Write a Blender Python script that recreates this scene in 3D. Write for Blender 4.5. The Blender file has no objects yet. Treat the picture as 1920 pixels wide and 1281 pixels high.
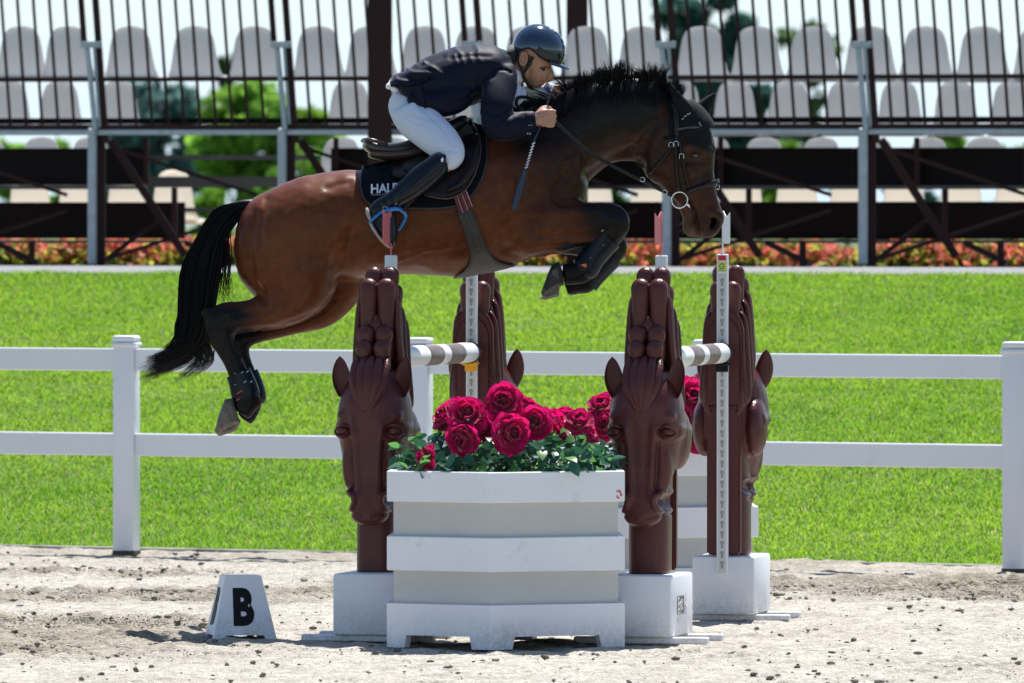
import bpy, bmesh, math, random
import numpy as np
from mathutils import Vector, Matrix
from mathutils.bvhtree import BVHTree
random.seed(7)
rng = np.random.default_rng(11)
scene = bpy.context.scene
C = scene.collection
R = math.radians

# ------------------------------------------------------------------ camera, sky, sun, exposure
F, CX, CY, HZ, H = 18060.0, 960.0, 640.5, 420.0, 1.85      # long lens: focal length and horizon in photo pixels, eye height in metres
PITCH = math.atan((CY - HZ) / F)
cam = bpy.data.cameras.new('camera')
cam.sensor_width = 36.0
cam.lens = F / 1920 * 36.0
cam.clip_start, cam.clip_end = 0.5, 6000
cam.dof.use_dof = True
cam.dof.focus_distance = 43.0
cam.dof.aperture_fstop = 9.0
camo = bpy.data.objects.new('camera', cam); C.objects.link(camo)
camo.location = (0, 0, H); camo.rotation_euler = (math.pi / 2 - PITCH, 0, 0)
scene.camera = camo

SUN_EL, SUN_AZ = 63.0, 17.0      # the sun stands high behind the jump, a little to the right
w = bpy.data.worlds.new('World'); scene.world = w; w.use_nodes = True
nt = w.node_tree
sky = nt.nodes.new('ShaderNodeTexSky'); sky.sky_type = 'NISHITA'; sky.sun_disc = False
sky.sun_elevation = R(SUN_EL); sky.sun_rotation = R(SUN_AZ)
sky.air_density = 1.0; sky.dust_density = 0.25; sky.ozone_density = 1.8
bg = nt.nodes['Background']; bg.inputs['Strength'].default_value = 0.086
# pale haze that whitens the lowest part of the sky all round the horizon
tcw = nt.nodes.new('ShaderNodeTexCoord'); sx_ = nt.nodes.new('ShaderNodeSeparateXYZ'); nt.links.new(tcw.outputs['Generated'], sx_.inputs[0])
mrw = nt.nodes.new('ShaderNodeMapRange'); mrw.interpolation_type = 'SMOOTHSTEP'
mrw.inputs['From Min'].default_value = -0.02; mrw.inputs['From Max'].default_value = 0.09; mrw.inputs['To Min'].default_value = 1.0; mrw.inputs['To Max'].default_value = 0.0
nt.links.new(sx_.outputs['Z'], mrw.inputs['Value'])
mxw = nt.nodes.new('ShaderNodeMix'); mxw.data_type = 'RGBA'; nt.links.new(mrw.outputs['Result'], mxw.inputs['Factor'])
nt.links.new(sky.outputs['Color'], mxw.inputs['A']); mxw.inputs['B'].default_value = (5.3, 6.8, 8.2, 1)
nt.links.new(mxw.outputs['Result'], bg.inputs['Color'])
sl = bpy.data.lights.new('sun', 'SUN'); sl.energy = 5.0; sl.angle = R(0.53); sl.color = (1.0, 0.97, 0.925)
so = bpy.data.objects.new('sun', sl); C.objects.link(so)
sdir = Vector((math.sin(R(SUN_AZ)) * math.cos(R(SUN_EL)), math.cos(R(SUN_AZ)) * math.cos(R(SUN_EL)), math.sin(R(SUN_EL))))
so.rotation_euler = sdir.to_track_quat('Z', 'Y').to_euler(); so.location = (5, 60, 30)
vs = scene.view_settings
vs.view_transform = 'Standard'; vs.look = 'None'; vs.gamma = 1.0; vs.exposure = 0.74; vs.use_curve_mapping = False
scene.cycles.max_bounces = 8; scene.cycles.transparent_max_bounces = 8

# ------------------------------------------------------------------ helpers
def P(px, py, d):
    a, b = (px - CX) / F, (CY - py) / F
    c, s = math.cos(PITCH), math.sin(PITCH)
    v = Vector((a, c + b * s, -s + b * c))
    return Vector((0, 0, H)) + v * (d / v.y)
def toP(v):
    v = Vector(v) - Vector((0, 0, H)); c, s = math.cos(PITCH), math.sin(PITCH)
    f, u = v.y * c - v.z * s, v.y * s + v.z * c
    return CX + F * v.x / f, CY - F * u / f

def props(o, label=None, cat=None, group=None, kind=None):
    if label: o['label'] = label
    if cat: o['category'] = cat
    if group: o['group'] = group
    if kind: o['kind'] = kind
    return o
def thing(name, loc, label, cat, group=None, rz=0.0):
    o = bpy.data.objects.new(name, None); C.objects.link(o)
    o.empty_display_size = 0.1
    o.location = loc; o.rotation_euler = (0, 0, rz)
    return props(o, label, cat, group)
def link(name, me, parent=None, loc=None):
    o = bpy.data.objects.new(name, me); C.objects.link(o)
    if parent: o.parent = parent
    if loc is not None: o.location = loc
    return o
def mesh(name, verts, faces, mat=None, smooth=False):
    me = bpy.data.meshes.new(name)
    me.from_pydata([tuple(v) for v in verts], [], [tuple(f) for f in faces])
    if mat: me.materials.append(mat)
    if smooth: me.polygons.foreach_set('use_smooth', [True] * len(me.polygons))
    me.update()
    return me
def mk(name, verts, faces, mat, parent=None, smooth=False, world=True):
    """one mesh object; world=True: verts are world coordinates (parent unrotated)"""
    if parent is not None and world:
        L = parent_loc(parent); verts = [Vector(v) - L for v in verts]
    return link(name, mesh(name, verts, faces, mat, smooth), parent)
def parent_loc(p):
    L = Vector((0, 0, 0))
    while p is not None:
        L = L + p.location; p = p.parent
    return L
def mbm(name, bm, mat, parent=None, smooth=False, loc=None, angle=None):
    bmesh.ops.recalc_face_normals(bm, faces=bm.faces[:])
    me = bpy.data.meshes.new(name); bm.to_mesh(me); bm.free()
    if mat: me.materials.append(mat)
    if smooth:
        me.polygons.foreach_set('use_smooth', [True] * len(me.polygons))
        if angle: sharp(me, angle)
    return link(name, me, parent, loc)
def sharp(me, deg=35):
    try: me.set_sharp_from_angle(angle=R(deg))
    except Exception: pass
def cpt(o, parent=None, loc=None, rot=None, scale=None, name=None):
    c = o.copy(); C.objects.link(c)
    c.parent = parent
    if loc is not None: c.location = loc
    if rot is not None: c.rotation_euler = rot
    if scale is not None: c.scale = scale
    return c
def copy_tree(o, parent=None):
    c = o.copy(); C.objects.link(c); c.parent = parent
    for ch in [x for x in o.children]: copy_tree(ch, c)
    return c

def bx(bm, c, s, bev=0.0, rot=None, seg=1):
    """box centred c with size s"""
    r = bmesh.ops.create_cube(bm, size=1.0)
    vsn = r['verts']
    for v in vsn: v.co = Vector((v.co.x * s[0], v.co.y * s[1], v.co.z * s[2]))
    if bev > 0:
        es = list({e for v in vsn for e in v.link_edges})
        g = bmesh.ops.bevel(bm, geom=es, offset=bev, segments=seg, affect='EDGES', profile=0.5)
        vsn = list({v for f in g['faces'] for v in f.verts} | {v for v in vsn if v.is_valid})
        seen = set(vsn); st = list(vsn)
        while st:
            v = st.pop()
            for e in v.link_edges:
                q = e.other_vert(v)
                if q not in seen: seen.add(q); st.append(q)
        vsn = list(seen)
    M = rot if rot else Matrix.Identity(3)
    for v in vsn: v.co = M @ v.co + Vector(c)
    return vsn
def barbm(bm, p0, p1, wd, dp, bev=0.0):
    """box beam from p0 to p1, wd across in the picture plane, dp in depth"""
    p0, p1 = Vector(p0), Vector(p1)
    t = (p1 - p0); L = t.length; t.normalize()
    dv = Vector((0, 1, 0)); s = t.cross(dv)
    if s.length < 1e-4: s = Vector((1, 0, 0))
    s.normalize(); dv = s.cross(t).normalized()
    M = Matrix((s, dv, t)).transposed()
    return bx(bm, (p0 + p1) / 2, (wd, dp, L), bev, M)
def bar(name, p0, p1, wd, dp, mat, parent, bev=0.0):
    bm = bmesh.new(); barbm(bm, p0, p1, wd, dp, bev)
    L = parent_loc(parent)
    for v in bm.verts: v.co -= L
    return mbm(name, bm, mat, parent)

def catmull(pts, sub):
    pts = np.array(pts, float); n = len(pts)
    if n < 3 or sub <= 1: 
        out = []
        for i in range(n - 1):
            for k in range(max(sub, 1)): out.append(pts[i] + (pts[i + 1] - pts[i]) * k / max(sub, 1))
        out.append(pts[-1]); return np.array(out)
    out = []
    for i in range(n - 1):
        p0 = pts[i - 1] if i > 0 else 2 * pts[0] - pts[1]
        p1, p2 = pts[i], pts[i + 1]
        p3 = pts[i + 2] if i + 2 < n else 2 * pts[-1] - pts[-2]
        for k in range(sub):
            t = k / sub
            out.append(0.5 * ((2 * p1) + (-p0 + p2) * t + (2 * p0 - 5 * p1 + 4 * p2 - p3) * t * t + (-p0 + 3 * p1 - 3 * p2 + p3) * t ** 3))
    out.append(pts[-1])
    return np.array(out)

def rings(rows, n=20, cap=True):
    """join rings (lists of n points) into a closed tube"""
    vv, ff = [], []
    for r in rows: vv += list(r)
    m = len(rows)
    for i in range(m - 1):
        for k in range(n):
            a, b = i * n + k, i * n + (k + 1) % n
            ff.append((a, b, b + n, a + n))
    if cap:
        c0 = sum((Vector(p) for p in rows[0]), Vector()) / n; c1 = sum((Vector(p) for p in rows[-1]), Vector()) / n
        i0 = len(vv); vv.append(c0); i1 = len(vv); vv.append(c1)
        for k in range(n):
            ff.append((i0, (k + 1) % n, k)); b = (m - 1) * n; ff.append((i1, b + k, b + (k + 1) % n))
    return vv, ff

def loft(st, d0, n=20, sub=4, vertical=False, expo=2.0):
    """body loft in photo outline units: stations (px, py, r_px, half depth m[, dy]); real size at distance d0"""
    st = [tuple(s) + ((0.0,) if len(s) == 4 else ()) for s in st]
    q = catmull(st, sub); q[:, 2] = np.maximum(q[:, 2], 0.5); q[:, 3] = np.maximum(q[:, 3], 0.002)
    k = d0 / F
    cs = [P(a[0], a[1], d0) + Vector((0, a[4], 0)) for a in q]
    rows = []
    for i, a in enumerate(q):
        if vertical: N = Vector((0, 0, 1))
        else:
            t = cs[min(i + 1, len(cs) - 1)] - cs[max(i - 1, 0)]; t.y = 0
            if t.length < 1e-6: t = Vector((1, 0, 0))
            t.normalize(); N = Vector((-t.z, 0, t.x))
        row = []
        for j in range(n):
            th = 2 * math.pi * j / n; c, s = math.cos(th), math.sin(th)
            if expo != 2.0:
                c = math.copysign(abs(c) ** (2 / expo), c); s = math.copysign(abs(s) ** (2 / expo), s)
            row.append(cs[i] + N * (a[2] * k * c) + Vector((0, a[3] * s, 0)))
        rows.append(row)
    return rings(rows, n)
def ball(px, py, rx, ry, rd, d0, dy=0.0, ang=0.0, n=14, m=9):
    k = d0 / F; c0 = P(px, py, d0) + Vector((0, dy, 0)); a = R(ang)
    vv, ff = [], []
    for i in range(m + 1):
        ph = math.pi * i / m
        for j in range(n):
            th = 2 * math.pi * j / n
            x, z, y = rx * k * math.sin(ph) * math.cos(th), ry * k * math.cos(ph), rd * math.sin(ph) * math.sin(th)
            vv.append(c0 + Vector((x * math.cos(a) + z * math.sin(a), y, -x * math.sin(a) + z * math.cos(a))))
    for i in range(m):
        for j in range(n):
            a0, b0 = i * n + j, i * n + (j + 1) % n
            ff.append((a0, b0, b0 + n, a0 + n))
    return vv, ff
def join(*ms):
    vv, ff = [], []
    for v, f in ms:
        o = len(vv); vv += list(v); ff += [tuple(i + o for i in q) for q in f]
    return vv, ff
def fuse(vf, voxel, smooth=6, factor=0.5):
    """one continuous skin over overlapping lofts"""
    me = mesh('tmp', vf[0], vf[1]); bm = bmesh.new(); bm.from_mesh(me)
    bmesh.ops.remove_doubles(bm, verts=bm.verts[:], dist=1e-5)
    # make every island face outward
    bmesh.ops.recalc_face_normals(bm, faces=bm.faces[:]); bm.to_mesh(me); bm.free()
    o = bpy.data.objects.new('tmp', me); C.objects.link(o)
    m = o.modifiers.new('r', 'REMESH'); m.mode = 'VOXEL'; m.voxel_size = voxel; m.use_smooth_shade = True
    if smooth:
        s = o.modifiers.new('s', 'SMOOTH'); s.factor = factor; s.iterations = smooth
    dg = bpy.context.evaluated_depsgraph_get()
    out = bpy.data.meshes.new_from_object(o.evaluated_get(dg))
    bpy.data.objects.remove(o); bpy.data.meshes.remove(me)
    out.polygons.foreach_set('use_smooth', [True] * len(out.polygons))
    return out
def co(me):
    a = np.empty(len(me.vertices) * 3); me.vertices.foreach_get('co', a); return a.reshape(-1, 3)
def nrm(me):
    a = np.empty(len(me.vertices) * 3); me.vertices.foreach_get('normal', a); return a.reshape(-1, 3)
def setco(me, a):
    me.vertices.foreach_set('co', np.ascontiguousarray(a, dtype=np.float32).ravel()); me.update()
def pix(a):
    """photo outline coordinates of an array of points"""
    c, s = math.cos(PITCH), math.sin(PITCH); z = a[:, 2] - H
    f, u = a[:, 1] * c - z * s, a[:, 1] * s + z * c
    return CX + F * a[:, 0] / f, CY - F * u / f
def ss(a, b, x):
    t = np.clip((x - a) / (b - a), 0, 1); return t * t * (3 - 2 * t)
def segdist(x, y, poly):
    """distance in px of points to a polyline"""
    best = np.full(x.shape, 1e9)
    for (x0, y0), (x1, y1) in zip(poly[:-1], poly[1:]):
        dx, dy = x1 - x0, y1 - y0; L = dx * dx + dy * dy + 1e-9
        t = np.clip(((x - x0) * dx + (y - y0) * dy) / L, 0, 1)
        best = np.minimum(best, np.hypot(x - x0 - t * dx, y - y0 - t * dy))
    return best
def carve(me, poly, sig, amp, near=True, yc=None):
    """press (amp<0) or raise (amp>0) a soft line along the side of a body that faces -y"""
    a, n = co(me), nrm(me); x, y = pix(a)
    m = amp * np.exp(-(segdist(x, y, poly) / sig) ** 2)
    if near: m = m * (n[:, 1] < 0.15)
    setco(me, a + n * m[:, None])
def vcol(me, rgb, name='coat'):
    at = me.attributes.new(name, 'FLOAT_COLOR', 'POINT')
    at.data.foreach_set('color', np.concatenate([rgb, np.ones((len(rgb), 1))], 1).astype(np.float32).ravel())
def noise2(x, y, s, seed=0):
    r = np.random.default_rng(seed); T = r.random((64, 64))
    u, v = x / s, y / s; i, j = np.floor(u).astype(int), np.floor(v).astype(int); fu, fv = u - i, v - j
    fu, fv = fu * fu * (3 - 2 * fu), fv * fv * (3 - 2 * fv)
    g = lambda a, b: T[a % 64, b % 64]
    return (g(i, j) * (1 - fu) + g(i + 1, j) * fu) * (1 - fv) + (g(i, j + 1) * (1 - fu) + g(i + 1, j + 1) * fu) * fv
def bulk(name, V, Fq, mat, colors=None, attr='coat', smooth=False):
    """big mesh from numpy arrays; Fq (n,3) or (n,4)"""
    me = bpy.data.meshes.new(name); k = Fq.shape[1]
    me.vertices.add(len(V)); me.vertices.foreach_set('co', V.astype(np.float32).ravel())
    me.loops.add(Fq.size); me.loops.foreach_set('vertex_index', Fq.astype(np.int32).ravel())
    me.polygons.add(len(Fq)); me.polygons.foreach_set('loop_start', np.arange(0, Fq.size, k, dtype=np.int32))
    me.update(calc_edges=True); me.validate()
    if mat: me.materials.append(mat)
    if colors is not None: vcol(me, colors, attr)
    if smooth: me.polygons.foreach_set('use_smooth', [True] * len(me.polygons))
    return me
def shape(n_pts):
    return n_pts
def extrude_poly(pts, depth):
    """flat outline (x,z) -> slab between y=0 and y=depth"""
    n = len(pts); vv = [(x, 0, z) for x, z in pts] + [(x, depth, z) for x, z in pts]
    ff = [tuple(range(n)), tuple(range(2 * n - 1, n - 1, -1))] + [(i, i + n, (i + 1) % n + n, (i + 1) % n) for i in range(n)]
    return vv, ff
def text_mesh(body, size, bold=0.0, extrude=0.001, sx=1.0):
    cu = bpy.data.curves.new('t', 'FONT'); cu.body = body; cu.size = size; cu.offset = bold; cu.extrude = extrude; cu.resolution_u = 4
    o = bpy.data.objects.new('t', cu); C.objects.link(o)
    dg = bpy.context.evaluated_depsgraph_get(); me = bpy.data.meshes.new_from_object(o.evaluated_get(dg))
    bpy.data.objects.remove(o)
    a = co(me); a[:, 0] *= sx
    setco(me, a); return me

# ------------------------------------------------------------------ materials
def pm(name, col, rough=0.5, var=0.0, vs=8.0, bump=0.0, bs=60.0, spec=0.5, metal=0.0, coat=0.0, attr=None, trans=0.0, sheen=0.0, grime=None, col2=None, detail=4, dist=0.01, foot=None):
    m = bpy.data.materials.new(name); m.use_nodes = True; n, l = m.node_tree.nodes, m.node_tree.links
    b = n['Principled BSDF']; out = n['Material Output']
    b.inputs['Roughness'].default_value = rough; b.inputs['Metallic'].default_value = metal
    b.inputs['Specular IOR Level'].default_value = spec; b.inputs['Coat Weight'].default_value = coat
    b.inputs['Sheen Weight'].default_value = sheen
    tc = n.new('ShaderNodeTexCoord'); src = None
    if attr:
        a = n.new('ShaderNodeAttribute'); a.attribute_name = attr; src = a.outputs['Color']
    if var > 0 or col2:
        t = n.new('ShaderNodeTexNoise'); t.inputs['Scale'].default_value = vs; t.inputs['Detail'].default_value = detail
        l.new(tc.outputs['Object'], t.inputs['Vector'])
        mx = n.new('ShaderNodeMix'); mx.data_type = 'RGBA'
        mr = n.new('ShaderNodeMapRange'); mr.inputs['From Min'].default_value = 0.3; mr.inputs['From Max'].default_value = 0.7
        l.new(t.outputs['Fac'], mr.inputs['Value']); l.new(mr.outputs['Result'], mx.inputs['Factor'])
        if src is not None:
            mx.blend_type = 'MULTIPLY'; 
            l.new(src, mx.inputs['A']); mx.inputs['B'].default_value = (1 - var, 1 - var, 1 - var, 1)
        else:
            mx.inputs['A'].default_value = (*col, 1)
            c2 = col2 if col2 else tuple(c * (1 - var) for c in col)
            mx.inputs['B'].default_value = (*c2, 1)
        src = mx.outputs['Result']
    if grime:
        gcol, gs, g0, g1 = grime
        t = n.new('ShaderNodeTexNoise'); t.inputs['Scale'].default_value = gs; t.inputs['Detail'].default_value = 8; t.inputs['Roughness'].default_value = 0.7
        l.new(tc.outputs['Object'], t.inputs['Vector'])
        mr = n.new('ShaderNodeMapRange'); mr.inputs['From Min'].default_value = g0; mr.inputs['From Max'].default_value = g1
        l.new(t.outputs['Fac'], mr.inputs['Value'])
        mx = n.new('ShaderNodeMix'); mx.data_type = 'RGBA'; l.new(mr.outputs['Result'], mx.inputs['Factor'])
        if src is not None: l.new(src, mx.inputs['A'])
        else: mx.inputs['A'].default_value = (*col, 1)
        mx.inputs['B'].default_value = (*gcol, 1); src = mx.outputs['Result']
    if foot:      # sand splashed and rubbed in on the lowest few centimetres
        z1, fcol = foot
        sp = n.new('ShaderNodeSeparateXYZ'); l.new(tc.outputs['Object'], sp.inputs[0])
        mz = n.new('ShaderNodeMapRange'); mz.inputs['From Min'].default_value = 0.0; mz.inputs['From Max'].default_value = z1; mz.inputs['To Min'].default_value = .55; mz.inputs['To Max'].default_value = 0
        l.new(sp.outputs['Z'], mz.inputs['Value'])
        t = n.new('ShaderNodeTexNoise'); t.inputs['Scale'].default_value = 70; t.inputs['Detail'].default_value = 6; l.new(tc.outputs['Object'], t.inputs['Vector'])
        t2 = n.new('ShaderNodeTexNoise'); t2.inputs['Scale'].default_value = 7; t2.inputs['Detail'].default_value = 3; l.new(tc.outputs['Object'], t2.inputs['Vector'])
        ad = n.new('ShaderNodeMath'); ad.operation = 'ADD'; l.new(t.outputs['Fac'], ad.inputs[0]); l.new(t2.outputs['Fac'], ad.inputs[1])
        mn = n.new('ShaderNodeMapRange'); mn.inputs['From Min'].default_value = .85; mn.inputs['From Max'].default_value = 1.25; l.new(ad.outputs[0], mn.inputs['Value'])
        mu = n.new('ShaderNodeMath'); mu.operation = 'MULTIPLY'; l.new(mz.outputs['Result'], mu.inputs[0]); l.new(mn.outputs['Result'], mu.inputs[1])
        mx = n.new('ShaderNodeMix'); mx.data_type = 'RGBA'; l.new(mu.outputs[0], mx.inputs['Factor'])
        if src is not None: l.new(src, mx.inputs['A'])
        else: mx.inputs['A'].default_value = (*col, 1)
        mx.inputs['B'].default_value = (*fcol, 1); src = mx.outputs['Result']
    if src is not None: l.new(src, b.inputs['Base Color'])
    else: b.inputs['Base Color'].default_value = (*col, 1)
    if bump > 0:
        t = n.new('ShaderNodeTexNoise'); t.inputs['Scale'].default_value = bs; t.inputs['Detail'].default_value = 3
        l.new(tc.outputs['Object'], t.inputs['Vector'])
        bp = n.new('ShaderNodeBump'); bp.inputs['Strength'].default_value = bump; bp.inputs['Distance'].default_value = dist
        l.new(t.outputs['Fac'], bp.inputs['Height']); l.new(bp.outputs['Normal'], b.inputs['Normal'])
    if trans > 0:
        tr = n.new('ShaderNodeBsdfTranslucent'); ad = n.new('ShaderNodeMixShader'); ad.inputs[0].default_value = trans
        if src is not None: l.new(src, tr.inputs['Color'])
        else: tr.inputs['Color'].default_value = (*col, 1)
        l.new(b.outputs[0], ad.inputs[1]); l.new(tr.outputs[0], ad.inputs[2]); l.new(ad.outputs[0], out.inputs['Surface'])
    return m
M = dict(
    white=pm('white_paint', (0.80, 0.81, 0.85), 0.45, var=0.05, vs=3, grime=((0.45, 0.42, 0.36), 7, 0.60, 0.85), bump=0.15, bs=90, dist=0.004, foot=(.16, (.34, .31, .26))),
    pvc=pm('white_pvc', (0.80, 0.80, 0.84), 0.38, var=0.03, vs=2, grime=((0.6, 0.57, 0.5), 4, 0.63, 0.9)),
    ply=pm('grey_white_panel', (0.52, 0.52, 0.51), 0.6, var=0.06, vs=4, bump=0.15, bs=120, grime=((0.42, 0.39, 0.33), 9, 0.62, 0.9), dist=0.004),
    brown=pm('brown_plastic', (0.098, 0.024, 0.022), 0.30, var=0.18, vs=5, bump=0.7, bs=110, spec=0.32, dist=0.004),
    dirt=pm('dirty_base', (0.10, 0.09, 0.075), 0.9, var=0.4, vs=20, bump=0.5, bs=80),
    stand=pm('brown_steel', (0.036, 0.014, 0.013), 0.5, var=0.25, vs=3, spec=.15),
    panel=pm('dark_brown_panel', (0.010, 0.006, 0.007), 0.6, var=0.3, vs=2, spec=.1),
    galv=pm('galvanised_steel', (0.42, 0.46, 0.50), 0.45, var=0.2, vs=14, metal=0.55),
    grey=pm('grey_step', (0.085, 0.085, 0.085), 0.7, var=0.2, vs=6),
    seat=pm('grey_seat_plastic', (0.70, 0.70, 0.71), 0.5, var=0.08, vs=3, trans=0.46),
    seatsun=pm('sunlit_seat_plastic', (0.93, 0.88, 0.80), 0.45, var=0.04, vs=3, trans=0.6),  # seats in full sun: sunlight put in as a paler, warmer seat colour
    black=pm('black_rubber', (0.010, 0.010, 0.012), 0.45, var=0.2, vs=30, spec=.2),
    ink=pm('black_ink', (0.010, 0.010, 0.014), 0.5, spec=.15, var=0.3, vs=40, grime=((0.3, 0.28, 0.25), 60, 0.70, 0.8)),
    yellow=pm('yellow_plastic', (0.80, 0.40, 0.015), 0.4),
    stick=pm('yellow_sticker', (0.75, 0.68, 0.10), 0.5), green=pm('green_ink', (0.03, 0.34, 0.16), 0.5),
    red=pm('red_ink', (0.55, 0.03, 0.04), 0.5), pink=pm('pink_flag', (0.75, 0.22, 0.26), 0.45, trans=0.3),
    wflag=pm('white_flag', (0.82, 0.83, 0.86), 0.45, trans=0.3),
    track=pm('track_plate', (0.60, 0.62, 0.62), 0.4, var=0.05), hole=pm('keyhole_shade', (0.30, 0.31, 0.31), 0.6),
    polew=pm('pole_white', (0.76, 0.77, 0.78), 0.35, grime=((0.5, 0.48, 0.44), 9, 0.6, 0.85)),
    poleb=pm('pole_brown', (0.17, 0.125, 0.11), 0.45, var=0.35, vs=25, grime=((0.4, 0.37, 0.33), 14, 0.56, 0.8)),
    label=pm('grey_brown_label', (0.13, 0.11, 0.10), 0.5), ghost=pm('faded_print', (0.60, 0.62, 0.66), 0.5),
    rose=pm('crimson_petal', (0.72, 0.008, 0.17), 0.5, var=0.35, vs=22, trans=0.55, sheen=0.3),
    rosed=pm('deep_crimson_petal', (0.34, 0.003, 0.06), 0.5, var=0.3, vs=22, trans=0.25, sheen=0.3),
    leafd=pm('dark_green_leaf', (0.040, 0.15, 0.085), 0.35, var=0.4, vs=30, trans=0.3),
    leafl=pm('light_green_leaf', (0.13, 0.36, 0.09), 0.4, var=0.3, vs=30, trans=0.45),
    stem=pm('stem', (0.05, 0.11, 0.03), 0.6),
)
# ------------------------------------------------------------------ ground
def Yf(X): return 54.06 - 0.59 * (X + 2.164)          # line of the paddock fence
def Ys(X): return 73.47 - 0.384 * X                   # line of the grandstand
ZT = 1.52
ZBANK = 1.500
ZB = 1.28                                             # yard behind the stand lies a little lower
def bank(X, Y):
    a = Yf(np.clip(X, -9, 9)) + 0.30; b = Ys(np.clip(X, -9, 9)) - 4.0
    t = np.clip((Y - a) / (b - a), 0, 1)
    t = t + 0.06 * np.sin(t * math.pi)
    return ZBANK * np.minimum(t, 1.0)
sandm = pm('sand', (0.56, 0.50, 0.42), 0.95, attr='coat', var=.42, vs=40, bump=1.0, bs=75, spec=0.05, dist=0.02, detail=6)
soilm = pm('soil', (0.30, 0.26, 0.20), 0.95, var=0.3, vs=1.0, bump=0.4, bs=20)
turfm = pm('turf_soil', (0.085, 0.15, 0.018), 0.95, var=0.4, vs=6, bump=0.5, bs=40)
gravm = pm('gravel', (0.30, 0.30, 0.31), 0.95, var=0.45, vs=40, bump=0.8, bs=60)
# far ground, one sheet to the horizon
gp = [(-400, -.06), (40, -.06), (64, -.1), (78, ZB - .02), (4000, ZB - .02)]
o = mk('ground', [(sx * 3000, y, z) for y, z in gp for sx in (-1, 1)], [(2 * k, 2 * k + 1, 2 * k + 3, 2 * k + 2) for k in range(4)], pm('field', (0.10, 0.15, 0.04), 0.95, var=0.4, vs=0.3))
props(o, kind='structure')
# arena sand: displaced sheet
nx, ny = 360, 660
X, Yr = np.meshgrid(np.linspace(-4.6, 4.6, nx), np.linspace(36.5, 58.5, ny))
edge = Yf(X) + 0.36
Y = 36.5 + (Yr - 36.5) / 22.0 * (edge - 36.5)
z = 0.030 * (noise2(X, Y, .9, 1) - .5) + 0.030 * (noise2(X + 9, Y, .26, 2) - .5) + 0.026 * (noise2(X, Y + 5, .10, 3) - .5) + 0.014 * (noise2(X, Y, .045, 4) - .5)
rough = ss(.45, .75, noise2(X * .55 + 3, Y, 1.6, 5)) 
z = z * (0.55 + 1.1 * rough) + 0.034 * rough * (noise2(X, Y, .065, 6) - .5) + (.006 + .014 * rough) * (noise2(X + 3, Y, .030, 7) - .5)
rr = np.random.default_rng(5)
for k in range(90):                                   # hoof prints: a dent with a thrown-up rim
    hx, hy = rr.uniform(-3.2, 3.2), rr.uniform(38, 53)
    q = np.hypot((X - hx) / .07, (Y - hy) / .08)
    z += -0.03 * np.exp(-q ** 2) + 0.016 * np.exp(-((q - 1.5) / .45) ** 2)
z = z - 0.008
z = z + 0.02 * ss(edge - 0.5, edge - 0.1, Y)
V = np.stack([X, Y, z], -1).reshape(-1, 3)
i = np.arange(nx * ny).reshape(ny, nx)
Fq = np.stack([i[:-1, :-1], i[:-1, 1:], i[1:, 1:], i[1:, :-1]], -1).reshape(-1, 4)
base = np.array([0.57, 0.525, 0.455]); dark = np.array([0.36, 0.315, 0.25])
mixv = np.clip(0.85 * rough + 0.30 * (noise2(X * .3, Y, .22, 41) - .45) + 0.5 * (noise2(X, Y, .33, 8) - .5) + 0.45 * ss(edge - 3.5, edge - .3, Y) , 0, 1).reshape(-1, 1)
cols = base * (1 - mixv) + dark * mixv
cols *= (0.80 + 0.40 * noise2(X + 2, Y, .05, 9)).reshape(-1, 1)
me = bulk('arena_sand', V, Fq, sandm, cols, smooth=True)
props(link('arena_sand', me), kind='structure')
# clods of sand thrown up by the hooves
cl = []; t0 = bmesh.new(); bmesh.ops.create_icosphere(t0, subdivisions=1, radius=1.0)
ocv = np.array([[1, 0, 0], [-1, 0, 0], [0, 1, 0], [0, -1, 0], [0, 0, 1], [0, 0, -1]], float); ocf = np.array([[0, 2, 4], [2, 1, 4], [1, 3, 4], [3, 0, 4], [2, 0, 5], [1, 2, 5], [3, 1, 5], [0, 3, 5]])
iv = np.array([v.co[:] for v in t0.verts]); iff = np.array([[v.index for v in f.verts] for f in t0.faces]); t0.free()
VV, FF, CC = [], [], []; off = 0
n = 90000
cx = rr.uniform(-4.2, 4.2, n); u = rr.random(n); cy = 37.5 + 17 * u ** 1.2
rg = ss(.40, .72, noise2(cx * .55 + 3, cy, 1.6, 5))
for k in range(n):
    if cy[k] > Yf(cx[k]) + .2 or rr.random() > 0.20 + 0.75 * rg[k]: continue
    s = 0.0016 + 0.0125 * rr.random() ** 26 + 0.0040 * rg[k] * rr.random() ** 2.5
    bv_, bf_ = (iv, iff) if s > .007 else (ocv, ocf)
    M3 = bv_ * (1 + rr.uniform(-.45, .45, (len(bv_), 1))) * np.array([rr.uniform(.8, 1.7), rr.uniform(.8, 1.5), rr.uniform(.5, .9)]) * s
    VV.append(M3 + np.array([cx[k], cy[k], s * .35])); FF.append(bf_ + off); off += len(bv_)
    c = (base * .45 + dark * .42) * rr.uniform(.5, 1.0); CC.append(np.tile(c, (len(bv_), 1)))
o = link('sand_clods', bulk('sand_clods', np.concatenate(VV), np.concatenate(FF), sandm, np.concatenate(CC)))
props(o, 'loose clods and crumbs of sand scattered over the arena floor', None, None, 'stuff')
# a spray of sand grains thrown up behind the take-off, drifting at the left edge
VV, FF = [], []
for k in range(130):
    p = P(rr.uniform(-20, 130), 915 + rr.normal(0, 45), 44 + rr.uniform(-.5, .5)); s = rr.uniform(.0012, .0034)
    VV.append(ocv * s + np.array(p[:])); FF.append(ocf + 6 * k)
o = link('sand_spray', bulk('sand_spray', np.concatenate(VV), np.concatenate(FF), pm('flying_sand', (.62, .57, .48), .9)))
props(o, 'fine grains of sand flying above the ground at the left edge', None, None, 'stuff')
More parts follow.
